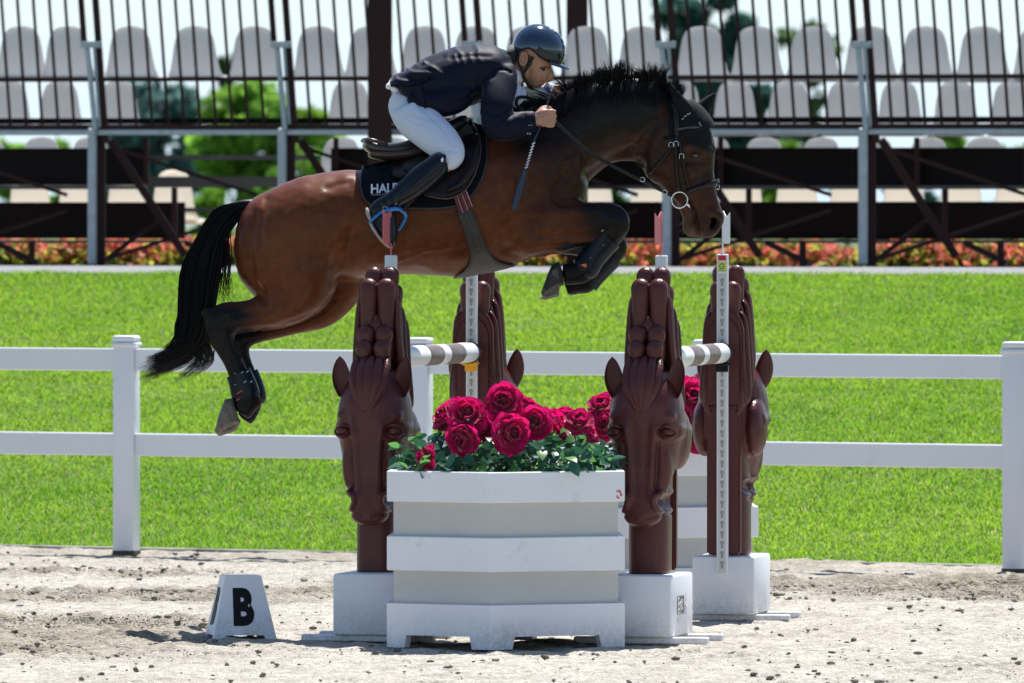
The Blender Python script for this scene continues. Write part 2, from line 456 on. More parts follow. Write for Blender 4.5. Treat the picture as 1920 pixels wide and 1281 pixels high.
# grass bank
nx, ny = 60, 120
X, T = np.meshgrid(np.linspace(-10, 10, nx), np.linspace(0, 1, ny))
a, b = Yf(np.clip(X, -9, 9)) + .30, Ys(np.clip(X, -9, 9)) - 4.0
Y = a + (b - a) * T
Z = bank(X, Y) - 0.012 + 0.03 * (noise2(X, Y, 1.1, 12) - .5) * np.sin(T * math.pi)
i = np.arange(nx * ny).reshape(ny, nx)
Fq = np.stack([i[:-1, :-1], i[:-1, 1:], i[1:, 1:], i[1:, :-1]], -1).reshape(-1, 4)
props(link('grass_bank', bulk('grass_bank', np.stack([X, Y, Z], -1).reshape(-1, 3), Fq, turfm, smooth=True)), kind='structure')
# gravel strip and yard behind the bank
xs = np.linspace(-10, 10, 30)
props(mk('gravel_path', [(x, Ys(np.clip(x, -9, 9)) - 4.05, ZBANK - .01) for x in xs] + [(x, Ys(np.clip(x, -9, 9)) - 3.7, ZT + .015) for x in xs] + [(x, Ys(np.clip(x, -9, 9)) + .6, ZT + .004) for x in xs], [(k, k + 1, k + 31, k + 30) for k in range(29)] + [(k + 30, k + 31, k + 61, k + 60) for k in range(29)], gravm), kind='structure')
vv = [(x, Ys(np.clip(x, -9, 9)) + .6, ZT + .004) for x in xs] + [(x, Ys(np.clip(x, -9, 9)) + 3.2, ZB) for x in xs]
props(mk('stand_yard', vv, [(k, k + 1, k + 31, k + 30) for k in range(29)], soilm), kind='structure')
# kerb between sand and grass
ke = bmesh.new()
barbm(ke, (-5.2, Yf(-5.2) + .33, 0.0), (5.2, Yf(5.2) + .33, 0.0), .05, .05, .006)
props(mbm('kerb', ke, pm('kerb_timber', (0.42, 0.40, 0.36), 0.8, var=0.5, vs=5, grime=((.12, .10, .08), 5, .5, .7))), kind='structure')
# grass blades
n = 500000
T = rng.random(n); d = 50 + 24 * rng.random(n); px = rng.uniform(-120, 2040, n)
X = (px - CX) * d / F; a, b = Yf(X) + .32, Ys(X) - 4.0
Y = d; ok = (Y > a) & (Y < b + .1); X, Y = X[ok], Y[ok]; n = len(X)
Z = bank(X, Y) - 0.015 + 0.03 * (noise2(X, Y, 1.1, 12) - .5) * np.sin(np.clip((Y - a[ok]) / (b[ok] - a[ok]), 0, 1) * math.pi)
den = noise2(X, Y, .35, 21)
hgt = 0.013 + 0.012 * rng.random(n) + 0.012 * den; wd = 0.0028 + 0.003 * rng.random(n)
th = rng.uniform(0, 2 * math.pi, n); lx, ly = rng.normal(0, .45, n), rng.normal(0, .45, n)
B = np.stack([X, Y, Z], -1); W = np.stack([np.cos(th) * wd, np.sin(th) * wd * .6, np.zeros(n)], -1)
mid = B + np.stack([lx * hgt * .35, ly * hgt * .35, hgt * .6], -1); tip = B + np.stack([lx * hgt, ly * hgt, hgt], -1)
V = np.stack([B - W, B + W, mid + W * .8, mid - W * .8, tip], 1).reshape(-1, 3)
k = np.arange(n)[:, None] * 5
Fq = np.concatenate([k + np.array([[0, 1, 2]]), k + np.array([[0, 2, 3]]), k + np.array([[3, 2, 4]])])
p1_ = noise2(X * .7, Y, 1.3, 22); p2_ = noise2(X, Y, .22, 23); rn = rng.random(n)
p3_ = noise2(X * .45, Y * .8, 2.4, 24); mixg = np.clip(.15 + .35 * p1_ + .45 * p3_ + .30 * (p2_ - .3) + .30 * (rn - .5), 0, 1)[:, None]
g = np.array([0.115, 0.30, 0.018]) * (1 - mixg) + np.array([0.36, 0.54, 0.05]) * mixg
dry = (rn > .95)[:, None]; g = np.where(dry, np.array([0.42, 0.40, 0.16]), g)
g *= (0.85 + .3 * rng.random(n))[:, None]
grassm = pm('grass_blade', (0.1, 0.3, 0.03), 0.45, attr='coat', trans=0.58, spec=0.12)
o = link('turf_grass', bulk('turf_grass', V, Fq, grassm, np.repeat(g, 5, 0)))
props(o, 'bright mown grass covering the bank between fence and grandstand', None, None, 'stuff')

# ------------------------------------------------------------------ paddock fence
fx = [-6.05, -4.10, -2.164, -0.51, 1.055, 2.679, 4.35]
fence = thing('paddock_fence', (0, Yf(0), 0), 'white two rail paddock fence with capped posts along the foot of the grass bank', 'fence')
fa = math.atan(-0.59)
def fpt(x, z, o=0): return Vector((x, Yf(x) + o, z))
postm = pm('white_post', (0.80, 0.80, 0.84), 0.38, var=0.03, vs=2, grime=((0.6, 0.57, 0.5), 4, 0.63, 0.9))
bm = bmesh.new(); bx(bm, (0, 0, .56), (.125, .125, 1.24), .012, seg=2)
p0 = mbm('post', bm, postm, fence, smooth=True, angle=40)
bm = bmesh.new(); bx(bm, (0, 0, 1.192), (.142, .142, .03), .008)
q = bx(bm, (0, 0, 1.226), (.132, .132, .036), .016, seg=3)
c0 = mbm('post_cap', bm, M['pvc'], p0, smooth=True, angle=50)
bm = bmesh.new(); bx(bm, (0, 0, .015), (.131, .131, .12), .01)
d0_ = mbm('dirty_foot', bm, M['dirt'], p0)
d0_.location = (0, 0, -.03)
for j, x in enumerate(fx):
    p = p0 if j == 0 else cpt(p0, fence)
    p.location = fpt(x, -.02) - fence.location; p.rotation_euler = (0, 0, fa + R(14))
    if j:
        cpt(c0, p); cpt(d0_, p)
for x0, x1 in zip(fx[:-1], fx[1:]):
    for z in (1.088, .612):
        g_ = .058
        r_ = bar('rail', fpt(x0 + g_, z), fpt(x1 - g_, z), .128, .045, M['pvc'], fence, .006)

# ------------------------------------------------------------------ grandstand
def G(px, py, off=0.0): return P(px, py, 75.0 - 3.0 * px / 1920 + off)
stand = thing('grandstand', G(960, 498), 'open steel grandstand seen from behind with rows of pale shell seats', 'grandstand')
rail = thing('grandstand_railing', G(960, 240, -.1), 'tall brown railing of slanted bars along the back of the grandstand', 'railing')
k0 = 74 / F
SL = 0.072
frames = [-204, 152, 508, 866, 1229, 1597, 1968]
def lean(x, y): return x + SL * y
for a, b in zip(frames[:-1], frames[1:]):
    for j in range(1, 11):
        x = a + 27 + (b - a - 27) * j / 11
        bar('baluster', G(lean(x, -70), -70), G(lean(x, 238), 238), 5.6 * k0, .022, M['stand'], rail)
for x in frames[:]:
    bar('railing_post', G(lean(x, -70), -70, -.04), G(lean(x, 86), 86, -.04), 11 * k0, .05, M['stand'], rail)
    bar('railing_post', G(lean(x + 27, -70), -70, -.04), G(lean(x + 27, 268), 268, -.04), 12.5 * k0, .05, M['stand'], rail)
    bar('clamp_plate', G(x - 2 + 3, 84, -.12), G(x + 34 + 3, 84, -.12), 12 * k0, .05, M['galv'], rail, .004)
    bar('clamp_tube', G(x + 12, 90, -.12), G(x + 27, 245, -.12), 10 * k0, .05, M['galv'], rail, .008)
    bar('clamp_tube', G(x + 25, 90, -.06), G(x + 35, 240, -.06), 6 * k0, .05, M['galv'], rail, .004)
bar('rail', G(-300, 151, -.03), G(2200, 142, -.03), 8 * k0, .03, M['stand'], rail)
bar('rail', G(-300, 238, -.03), G(2200, 236, -.03), 8 * k0, .03, M['stand'], rail)
bar('toe_board', G(-300, 228, .12), G(2200, 224, .12), 11 * k0, .03, M['panel'], stand)
bar('platform_edge', G(-300, 249, -.02), G(2200, 246.5, -.02), 10 * k0, .08, M['galv'], stand, .005)
bar('joist', G(-300, 240, 1.2), G(2200, 240, 1.2), 8 * k0, .06, M['stand'], stand)
for x in frames:
    bar('prop', G(x + 21, 240, -.1), G(x + 21, 497, -.1), 17 * k0, .07, M['galv'], stand, .012)
    bar('column', G(x + 37, 250, .05), G(x + 37, 499, .05), 17 * k0, .09, M['stand'], stand)
    bar('brace', G(x + 55, 262, .12), G(x + 195, 480, .5), 15 * k0, .05, M['stand'], stand)
    bar('brace', G(x + 55, 275, .2), G(x + 330, 366, .6), 7 * k0, .04, M['stand'], stand)
    bar('brace', G(x + 40, 492, .2), G(x + 150, 408, .6), 9 * k0, .04, M['stand'], stand)
    bar('brace', G(x + 48, 486, .25), G(x + 330, 395, .8), 7 * k0, .04, M['stand'], stand)
    bar('brace', G(x - 160, 455, .3), G(x - 80, 494, .3), 11 * k0, .05, M['stand'], stand)
    bar('stub_column', G(x - 92, 452, .4), G(x - 92, 500, .4), 12 * k0, .07, M['stand'], stand)
    bar('stub_column', G(x + 122, 258, 1.5), G(x + 122, 346, 1.5), 10 * k0, .07, M['stand'], stand)
    bar('stub_column', G(x + 175, 352, 1.6), G(x + 175, 450, 1.6), 11 * k0, .07, M['stand'], stand)
def pan(x0, x1, y0, y1, off, mat, nm):
    h = (y1 - y0) * k0
    bar(nm, G(x0, (y0 + y1) / 2, off), G(x1, (y0 + y1) / 2, off), h, .04, mat, stand)
for x0, x1 in ((-300, -80), (-78, 275), (622, 870), (872, 1230), (1232, 1600), (1602, 1920), (1922, 2200)):
    pan(x0, x1, 277, 348.4, 1.6, M['panel'], 'riser_panel')
    pan(x0, x1, 348, 355, 1.5, M['grey'], 'tread_edge')
for x0, x1 in ((-300, -10), (-8, 346), (590, 870), (872, 1230), (1232, 1395), (1397, 1760), (1762, 2200)):
    pan(x0, x1, 378, 449, 2.4, M['panel'], 'riser_panel')
    pan(x0, x1, 450, 456, 2.3, M['grey'], 'tread_edge')
for (x0, x1, y0, y1, off) in ((278, 600, 291, 300, 1.9), (276, 620, 331, 352, 2.2), (340, 620, 390, 397, 3.0)):
    pan(x0, x1, y0, y1, off, M['grey'], 'step')
# seat shell: rounded back flaring to the base, folded pan behind it
def seat_mesh(mat):
    prof = [(0, .02), (.015, .30), (.05, .50), (.11, .63), (.22, .74), (.40, .82), (.60, .88), (.78, .96), (.90, 1.06), (1.0, 1.10)]
    nC = 8; vv, ff = [], []
    Hh, Wd = .44, .21
    for layer in (0, .016):
        for t, wv in prof:
            for c in range(nC + 1):
                u = c / nC * 2 - 1
                vv.append((u * wv * Wd, layer + .05 * (u * u - 1) * -1 * .6 - .10 * t * (1 - t) + .03 * t, Hh * (1 - t)))
    nr = len(prof); L = nr * (nC + 1)
    for r in range(nr - 1):
        for c in range(nC):
            a = r * (nC + 1) + c; ff.append((a, a + 1, a + nC + 2, a + nC + 1)); a += L; ff.append((a, a + nC + 1, a + nC + 2, a + 1))
    for r in range(nr - 1):
        for c in (0, nC):
            a = r * (nC + 1) + c; ff.append((a, a + nC + 1, a + nC + 1 + L, a + L))
    for c in range(nC):
        for r in (0, nr - 1):
            a = r * (nC + 1) + c; ff.append((a, a + 1, a + 1 + L, a + L))
    o = len(vv)
    for (y, z, wv) in ((.02, .035, .20), (.20, .02, .20), (.38, .045, .19)):
        vv += [(-wv, y, z), (wv, y, z), (wv, y, z - .02), (-wv, y, z - .02)]
    for s in range(2):
        b = o + s * 4
        for e in range(4): ff.append((b + e, b + (e + 1) % 4, b + 4 + (e + 1) % 4, b + 4 + e))
    ff.append((o, o + 1, o + 2, o + 3)); ff.append((o + 8, o + 11, o + 10, o + 9))
    bm = bmesh.new(); bm.from_mesh(mesh('s', vv, ff)); bmesh.ops.recalc_face_normals(bm, faces=bm.faces[:])
    me = bpy.data.meshes.new('seat'); bm.to_mesh(me); bm.free(); me.materials.append(mat)
    me.polygons.foreach_set('use_smooth', [True] * len(me.polygons)); sharp(me, 50)
    return me
sA, sB = seat_mesh(M['seat']), seat_mesh(M['seatsun'])
row1 = [-65, 40, 128, 245, 365, 478, 597, 695, 797, 893, 990, 1100, 1205, 1316, 1419, 1524, 1631, 1736, 1843, 1949]
row2 = [-85, 18, 113, 222, 656, 760, 862, 962, 1063, 1170, 1275, 1378, 1480, 1587, 1687, 1792, 1899]
row3 = [-25, 78, 170, 640, 735, 835, 935, 1035, 1135, 1235, 1335, 1433, 1540, 1640, 1742, 1846, 1948]
row4 = [-40, 56, 148, 240, 325, 640, 740, 840, 940, 1040, 1110, 1220, 1310, 1390, 1494, 1595, 1695, 1802, 1905]
yaw = math.atan(-0.384)
for row, ytop, off, hpx, me_, sc in ((row1, 49, .55, 104, sA, .96), (row2, 151, 1.35, 100, sA, .97), (row3, 257, 2.15, 100, sA, .90), (row4, 318, 2.95, 100, sB, 1.0)):
    for x in row:
        s = link('seat', me_, stand)
        p = G(x, ytop, off); k = .44 * sc
        s.location = p - Vector((0, 0, k)) - stand.location
        s.rotation_euler = (0, 0, yaw * .6 + random.uniform(-.03, .03)); s.scale = (sc * (.90 if row in (row2, row4) else 1), sc, sc)
for off, y in ((.75, 149), (1.6, 236)):
    bar('seat_beam', G(-300, y, off), G(260, y, off), 5 * k0, .06, M['stand'], stand)
    bar('seat_beam', G(622, y, off), G(2200, y, off), 5 * k0, .06, M['stand'], stand)
# roof columns of the grandstand
for (x0, x1, ytop, ybot, off) in ((690, 735, -90, 498, -.35), (1062, 1102, -90, 498, 1.2)):
    pc = G((x0 + x1) / 2, ybot, off)
    t = thing('roof_column', (pc.x, pc.y, ZT), 'broad brown steel column standing ' + ('in front of the railing beside the rider' if x0 < 800 else 'behind the railing beyond the rider helmet'), 'column', 'roof columns of the grandstand')
    wv = (x1 - x0) * k0; h = 2.75
    bm = bmesh.new()
    bx(bm, (0, -wv / 2 + .008, h / 2), (wv, .016, h)); bx(bm, (0, wv / 2 - .008, h / 2), (wv, .016, h)); bx(bm, (0, 0, h / 2), (.014, wv - .034, h))
    mbm('shaft', bm, M['stand'], t)
    bm = bmesh.new(); bx(bm, (0, 0, .012), (wv * 1.6, wv * 1.6, .024), .003)
    mbm('base_plate', bm, M['stand'], t)

# ------------------------------------------------------------------ planting behind the stand
def leaves(cent, n, size, colf, name, mat, parent, flat=0.0, seed=0):
    r = np.random.default_rng(seed)
    u = r.normal(size=(n, 3)); u /= np.linalg.norm(u, axis=1)[:, None]; v = r.normal(size=(n, 3)); v -= u * (u * v).sum(1)[:, None]; v /= np.linalg.norm(v, axis=1)[:, None]
    s = size * r.uniform(.6, 1.3, (n, 1))
    V = np.stack([cent - u * s, cent + v * s * .5, cent + u * s, cent - v * s * .5], 1).reshape(-1, 3) - np.array(parent_loc(parent))
    Fq = np.arange(4 * n).reshape(n, 4)
    me = bulk(name, V, Fq, mat, np.repeat(colf, 4, 0))
    o = link(name, me, parent); o['kind'] = 'stuff'; return o
leafm = pm('tree_leaf', (0.06, 0.14, 0.03), 0.5, attr='coat', trans=0.5, spec=.2)
barkm = pm('bark', (0.12, 0.09, 0.065), 0.9, var=0.4, vs=8, bump=0.6, bs=20)
def hedge():
    p = G(960, 497, 5.5); t = thing('photinia_hedge', (p.x, p.y, ZB), 'low photinia hedge with red young leaves growing beyond the grandstand legs', 'hedge')
    n = 90000; r = np.random.default_rng(3)
    X = r.uniform(-5.2, 5.2, n); hh = .34 + .14 * noise2(X, X * 0, .35, 4)
    zz = r.random(n) ** .8 * hh; Y = Ys(X) + 5.5 + r.normal(0, .22, n)
    cent = np.stack([X, Y, ZB + zz], -1)
    q = zz / hh + r.normal(0, .22, n) + .5 * (noise2(X, zz * 3, .25, 5) - .5)
    redc, yel, gr = np.array([.80, .22, .15]), np.array([.52, .50, .08]), np.array([.10, .19, .04])
    c = np.where((q > .85)[:, None], redc, np.where((q > .52)[:, None], yel, gr)) * r.uniform(.35, 1.4, (n, 1))
    leaves(cent, n, .045, c, 'foliage', leafm, t, seed=6)
    for k in range(26):
        x = -5 + k * .4
        bar('stem', (x, Ys(x) + 5.5, ZB - .03), (x + random.uniform(-.08, .08), Ys(x) + 5.5, ZB + .3), .012, .012, barkm, t)
hedge()
def tree(name, label, cat, px, d, base_w, z0, z1, col, lum=.5, n=3200, leaf=.22, seed=1, group=None, blobs=24):
    """trunk, limbs and a crown of leaf clumps between heights z0 and z1 (metres above the yard)"""
    kf = 2.2; e_ = H - ZB; d, base_w, leaf = d * kf, base_w * kf, leaf * kf * .9; z0, z1 = max(.05, e_ + (z0 - e_) * kf), e_ + (z1 - e_) * kf
    x = (px - CX) * d / F; r = np.random.default_rng(seed)
    t = thing(name, (x, d, ZB - .02), label, cat, group)
    th = (z0 + z1) / 2; wv = base_w
    st = []
    bl = []
    for b in range(blobs):
        a = r.uniform(0, 2 * math.pi); q = r.uniform(.15, .8); zz = r.uniform(.12, .9)
        env = math.sqrt(max(.05, 1 - (2 * zz - 1) ** 2 * .8))
        bl.append((x + math.cos(a) * q * wv * env, d + math.sin(a) * q * wv * env, ZB + z0 + (z1 - z0) * zz, wv * r.uniform(.20, .40)))
    cs = []; cc = []
    for (bx_, by_, bz_, br) in bl:
        m = n // blobs; u = r.normal(size=(m, 3)); u /= np.linalg.norm(u, axis=1)[:, None]
        rad = br * r.uniform(.4, 1.25, (m, 1)); cs.append(np.array([bx_, by_, bz_]) + u * rad * np.array([1, 1, .75]))
        cc.append(np.array(col) * r.uniform(.65, 1.25) * r.uniform(.6, 1.4, (m, 1)))
    leaves(np.concatenate(cs), sum(len(a) for a in cs), leaf, np.concatenate(cc), 'crown', leafm, t, seed=seed)
    rows = []
    tr = max(.06, wv * .05)
    for k in range(7):
        f = k / 6; zz = ZB - .1 + f * (z0 + (z1 - z0) * .6)
        rows.append([Vector((x + .1 * math.sin(f * 3 + seed) + tr * (1.25 - f * .8) * math.cos(2 * math.pi * j / 8), d + tr * (1.25 - f * .8) * math.sin(2 * math.pi * j / 8), zz)) for j in range(8)])
    v, f_ = rings(rows, 8)
    mk('trunk', v, f_, barkm, t, True)
    for (bx_, by_, bz_, br) in bl[:6]:
        f = r.uniform(.45, .8); z_ = ZB + f * (z0 + (z1 - z0) * .6)
        bar('limb', (x, d, z_), (bx_, by_, bz_), tr * .5, tr * .5, barkm, t)
    return t
def zpx(py, d): return H - (py - HZ) * d / F - ZB
BR, DK, BL = (.21, .40, .055), (.060, .15, .125), (.12, .24, .22)  # bluish tint of the dark and distant trees stands in for haze
TG = 'trees beyond the grandstand'
tree('broadleaf_tree', 'bright sunlit green tree seen through the stair gap left of the horse', 'tree', 465, 112, .72, zpx(410, 112), zpx(150, 112), BR, n=5200, leaf=.10, seed=2, group=TG)
tree('broadleaf_tree', 'second bright green tree right of the stair gap behind the galvanised prop', 'tree', 590, 118, .42, zpx(420, 118), zpx(170, 118), (.26, .46, .05), n=3000, leaf=.10, seed=3, group=TG)
tree('broadleaf_tree', 'blue grey distant tree at the left end of the stair gap', 'tree', 300, 170, 1.1, zpx(400, 170), zpx(150, 170), BL, n=3000, leaf=.16, seed=4, group=TG)
tree('broadleaf_tree', 'dark blue green tree whose crown tops the seats right of the horse mane', 'tree', 1330, 150, .86, zpx(330, 150), zpx(-45, 150), DK, n=7500, leaf=.13, seed=5, group=TG)
tree('broadleaf_tree', 'thin grey green tree with sky showing through, behind the right hand seats', 'tree', 1505, 160, .62, zpx(330, 160), zpx(10, 160), (.09, .16, .06), n=1100, leaf=.13, seed=6, group=TG)
tree('broadleaf_tree', 'dark tree low between the dark crowned tree and the thin tree', 'tree', 1420, 150, .6, zpx(420, 150), zpx(150, 150), DK, n=3600, leaf=.14, seed=7, group=TG)
tree('broadleaf_tree', 'pale small tree behind the seats at left above the stair gap', 'tree', 430, 160, .28, zpx(320, 160), zpx(85, 160), (.11, .20, .08), n=900, leaf=.12, seed=8, group=TG)
BG = 'bushes beyond the grandstand'
for j, (px, y1, c, lab) in enumerate(((400, 330, (.20, .42, .04), 'green bush low in the stair gap left of the prop'), (520, 310, (.14, .34, .04), 'green bush low behind the second prop'), (640, 250, (.16, .36, .05), 'green bush behind the stand just left of the roof column'),
      (30, 240, BR, 'yellow green bush beyond the stand at the far left edge'), (130, 245, BR, 'yellow green bush beyond the stand by the left galvanised prop'), (230, 300, DK, 'dark bush beyond the stand left of the stair gap'),
      (700, 230, DK, 'dark bush behind the stand hidden mostly by the horse back'), (880, 300, BR, 'green bush behind the stand under the horse neck'), (1130, 300, (.05, .17, .04), 'mid green bush seen under the horse jaw'), (1225, 320, DK, 'dark bush seen right under the horse head'),
      (1480, 245, BR, 'yellow green bush under the platform left of the right prop'), (1590, 250, BR, 'yellow green bush under the platform behind the right prop'), (1690, 330, DK, 'dark low bush right of the right prop'), (1785, 205, BR, 'light green bush rising between seats near the right edge'), (1905, 250, BR, 'yellow green bush beyond the stand at the far right edge'))):
    tree('bush', lab, 'bush', px, 105 + (j % 3) * 4, .36, .05, zpx(y1, 107), c, n=1500, leaf=.09, seed=20 + j, group=BG, blobs=9)
# ------------------------------------------------------------------ jump wings: carved horse heads on white blocks
YAW = -R(12.0)
def ell(cx, cy, cz, rx, ry, rz, n=14, m=10):
    vv, ff = [], []
    for i in range(m + 1):
        ph = math.pi * i / m
        for j in range(n):
            th = 2 * math.pi * j / n
            vv.append(Vector((cx + rx * math.sin(ph) * math.cos(th), cy + ry * math.sin(ph) * math.sin(th), cz + rz * math.cos(ph))))
    for i in range(m):
        for j in range(n):
            a0, b0 = i * n + j, i * n + (j + 1) % n
            ff.append((a0, b0, b0 + n, a0 + n))
    return vv, ff
def zloft(st, n=24, sub=4, expo=2.3):
    """stations (z, half width, centre y, half depth[, cx])"""
    st = [tuple(s) + ((0.0,) if len(s) == 4 else ()) for s in st]
    q = catmull(st, sub); rows = []
    for z, hw, yc, hd, cx in q:
        hw, hd = max(hw, .003), max(hd, .003)
        row = []
        for j in range(n):
            th = 2 * math.pi * j / n; c, s = math.cos(th), math.sin(th)
            c = math.copysign(abs(c) ** (2 / expo), c); s = math.copysign(abs(s) ** (2 / expo), s)
            row.append(Vector((cx + hw * c, yc + hd * s, z)))
        rows.append(row)
    return rings(rows, n)
def ptube(pts, rad, n=10, sub=3, flat=1.0):
    """tube through 3d points with radii; flat squeezes it across its own binormal"""
    q = catmull([tuple(p) + (r,) for p, r in zip(pts, rad)], sub); rows = []
    for i, a in enumerate(q):
        t = Vector(q[min(i + 1, len(q) - 1)][:3]) - Vector(q[max(i - 1, 0)][:3]); t.normalize()
        s = t.cross(Vector((0, 1, 0)))
        if s.length < 1e-3: s = Vector((1, 0, 0))
        s.normalize(); u = s.cross(t)
        rows.append([Vector(a[:3]) + s * (a[3] * math.cos(2 * math.pi * j / n)) + u * (a[3] * flat * math.sin(2 * math.pi * j / n)) for j in range(n)])
    return rings(rows, n)
def head_mesh():
    parts = [
        zloft([(1.20, .085, .24, .10), (1.13, .135, .22, .15), (1.06, .158, .21, .17), (.99, .166, .20, .165), (.93, .166, .20, .16), (.86, .150, .20, .155), (.78, .132, .18, .135),
               (.71, .112, .155, .105), (.65, .098, .13, .085), (.60, .096, .115, .075), (.56, .088, .105, .068), (.53, .068, .10, .055), (.512, .035, .10, .03)]),
        zloft([(.29, .092, .27, .105), (.6, .092, .28, .11), (.9, .086, .34, .12), (1.15, .076, .36, .12), (1.42, .070, .38, .10), (1.50, .05, .38, .08), (1.53, .02, .38, .04)], expo=2.8),
    ]
    for s in (-1, 1):
        parts += [ell(s * .118, .30, .90, .060, .12, .14), ell(s * .072, .068, .632, .034, .042, .05), ell(s * .108, .105, 1.00, .045, .045, .028), ell(s * .10, .12, .79, .03, .05, .12)]
    me = fuse(join(*parts), .0085, 7)
    a, n = co(me), nrm(me); x, y, z = a[:, 0], a[:, 1], a[:, 2]
    fr = (n[:, 1] < .3); ax = np.abs(x); d = np.zeros(len(a))
    d -= .020 * np.exp(-((ax - (.066 + .05 * (z - .65))) / .010) ** 2) * ss(.64, .70, z) * (1 - ss(.86, .91, z)) * fr      # cheek grooves
    d += .013 * np.exp(-((ax - (.042 + .06 * (z - .65))) / .015) ** 2) * ss(.60, .68, z) * (1 - ss(.95, 1.02, z)) * fr     # nasal ridges
    d -= .040 * np.exp(-((ax - .094) / .020) ** 2 - ((z - .622) / .026) ** 2) * (n[:, 1] < .6)
    d += .008 * np.exp(-((np.hypot((ax - .092) / .8, z - .622) - .040) / .010) ** 2) * (n[:, 1] < .6)                              # nostrils
    d -= .022 * np.exp(-((ax - .118) / .030) ** 2 - ((z - .935) / .026) ** 2) * fr                                         # eye sockets
    d += .008 * np.exp(-((np.hypot((ax - .115) / 1.25, (z - .935) / .85) - .040) / .010) ** 2) * fr                                  # lids
    d -= .010 * np.exp(-((z - .545 - .25 * ax) / .006) ** 2) * (z < .6) * (ax > .02) * fr                                   # lips
    setco(me, a + n * d[:, None]); me.materials.append(M['brown']); me.name = 'head_and_neck'
    return me
EARV = []
def ear_mesh(s):
    rows = []
    for t in np.linspace(0, 1, 12):
        wv = .043 * max(.02, math.sin(math.pi * (.20 + .80 * t)) ** .62 if t < .999 else .02); z = .178 * t
        row = []
        for j in range(16):
            th = 2 * math.pi * j / 16; c, q = math.cos(th), math.sin(th)
            y = .030 * abs(q) ** .7 * (1 - .6 * t) if q >= 0 else (.022 * abs(q) ** .7 * (1 - .6 * t) if abs(c) < .93 else 0)   # hollow front
            row.append(Vector((wv * c + s * .010 * math.sin(t * 2.5), y + .03 * t * t, z)))
        rows.append(row)
    v, f = rings(rows, 16)
    return mesh('ear', v, f, M['brown'], True)
def lobe_mesh(pts, rad, flat=.8, nm='mane_lobe'):
    if nm == 'mane_lobe' and len(pts) == 4 and len(set(p[0] for p in pts)) > 0 and pts[0][0] != 0:   # finger-like lobe with a round head
        q = [Vector(p) for p in pts[:3]]; r_ = rad[2]; d_ = (Vector(pts[3]) - q[2]).normalized(); top = Vector(pts[3]) - d_ * r_
        path = [tuple(x) for x in catmull([tuple(x) for x in (q[0], q[1], top)], 4)]; rr = list(np.linspace(rad[0] * .78, r_ * .92, len(path) - 2)) + [r_ * 1.02, r_ * 1.06]; r_ = r_ * 1.06
        for an in (25, 45, 62, 76, 86): path.append(tuple(top + d_ * (r_ * math.sin(R(an))))); rr.append(r_ * math.cos(R(an)))
        v, f = ptube(path, rr, n=14, sub=1, flat=flat)
        return mesh(nm, v, f, M['brown'], True)
    v, f = ptube(pts, rad, n=12, sub=4, flat=flat); me = mesh(nm, v, f, M['brown'], True); return me
def keyhole(z, xw=.0095):
    pts = [(xw * math.cos(a), z + .010 + xw * math.sin(a)) for a in np.linspace(-.9, math.pi + .9, 11)]
    pts += [(-.0055, z - .012), (-.003, z - .0165), (.003, z - .0165), (.0055, z - .012)]
    return pts
def poly_strip(polys, y, depth):
    return join(*[([Vector((p[0], p[1], p[2])) for p in v], f) for v, f in [(lambda e: ([(a, b + y, c) for a, b, c in e[0]], e[1]))(extrude_poly(p, depth)) for p in polys]])
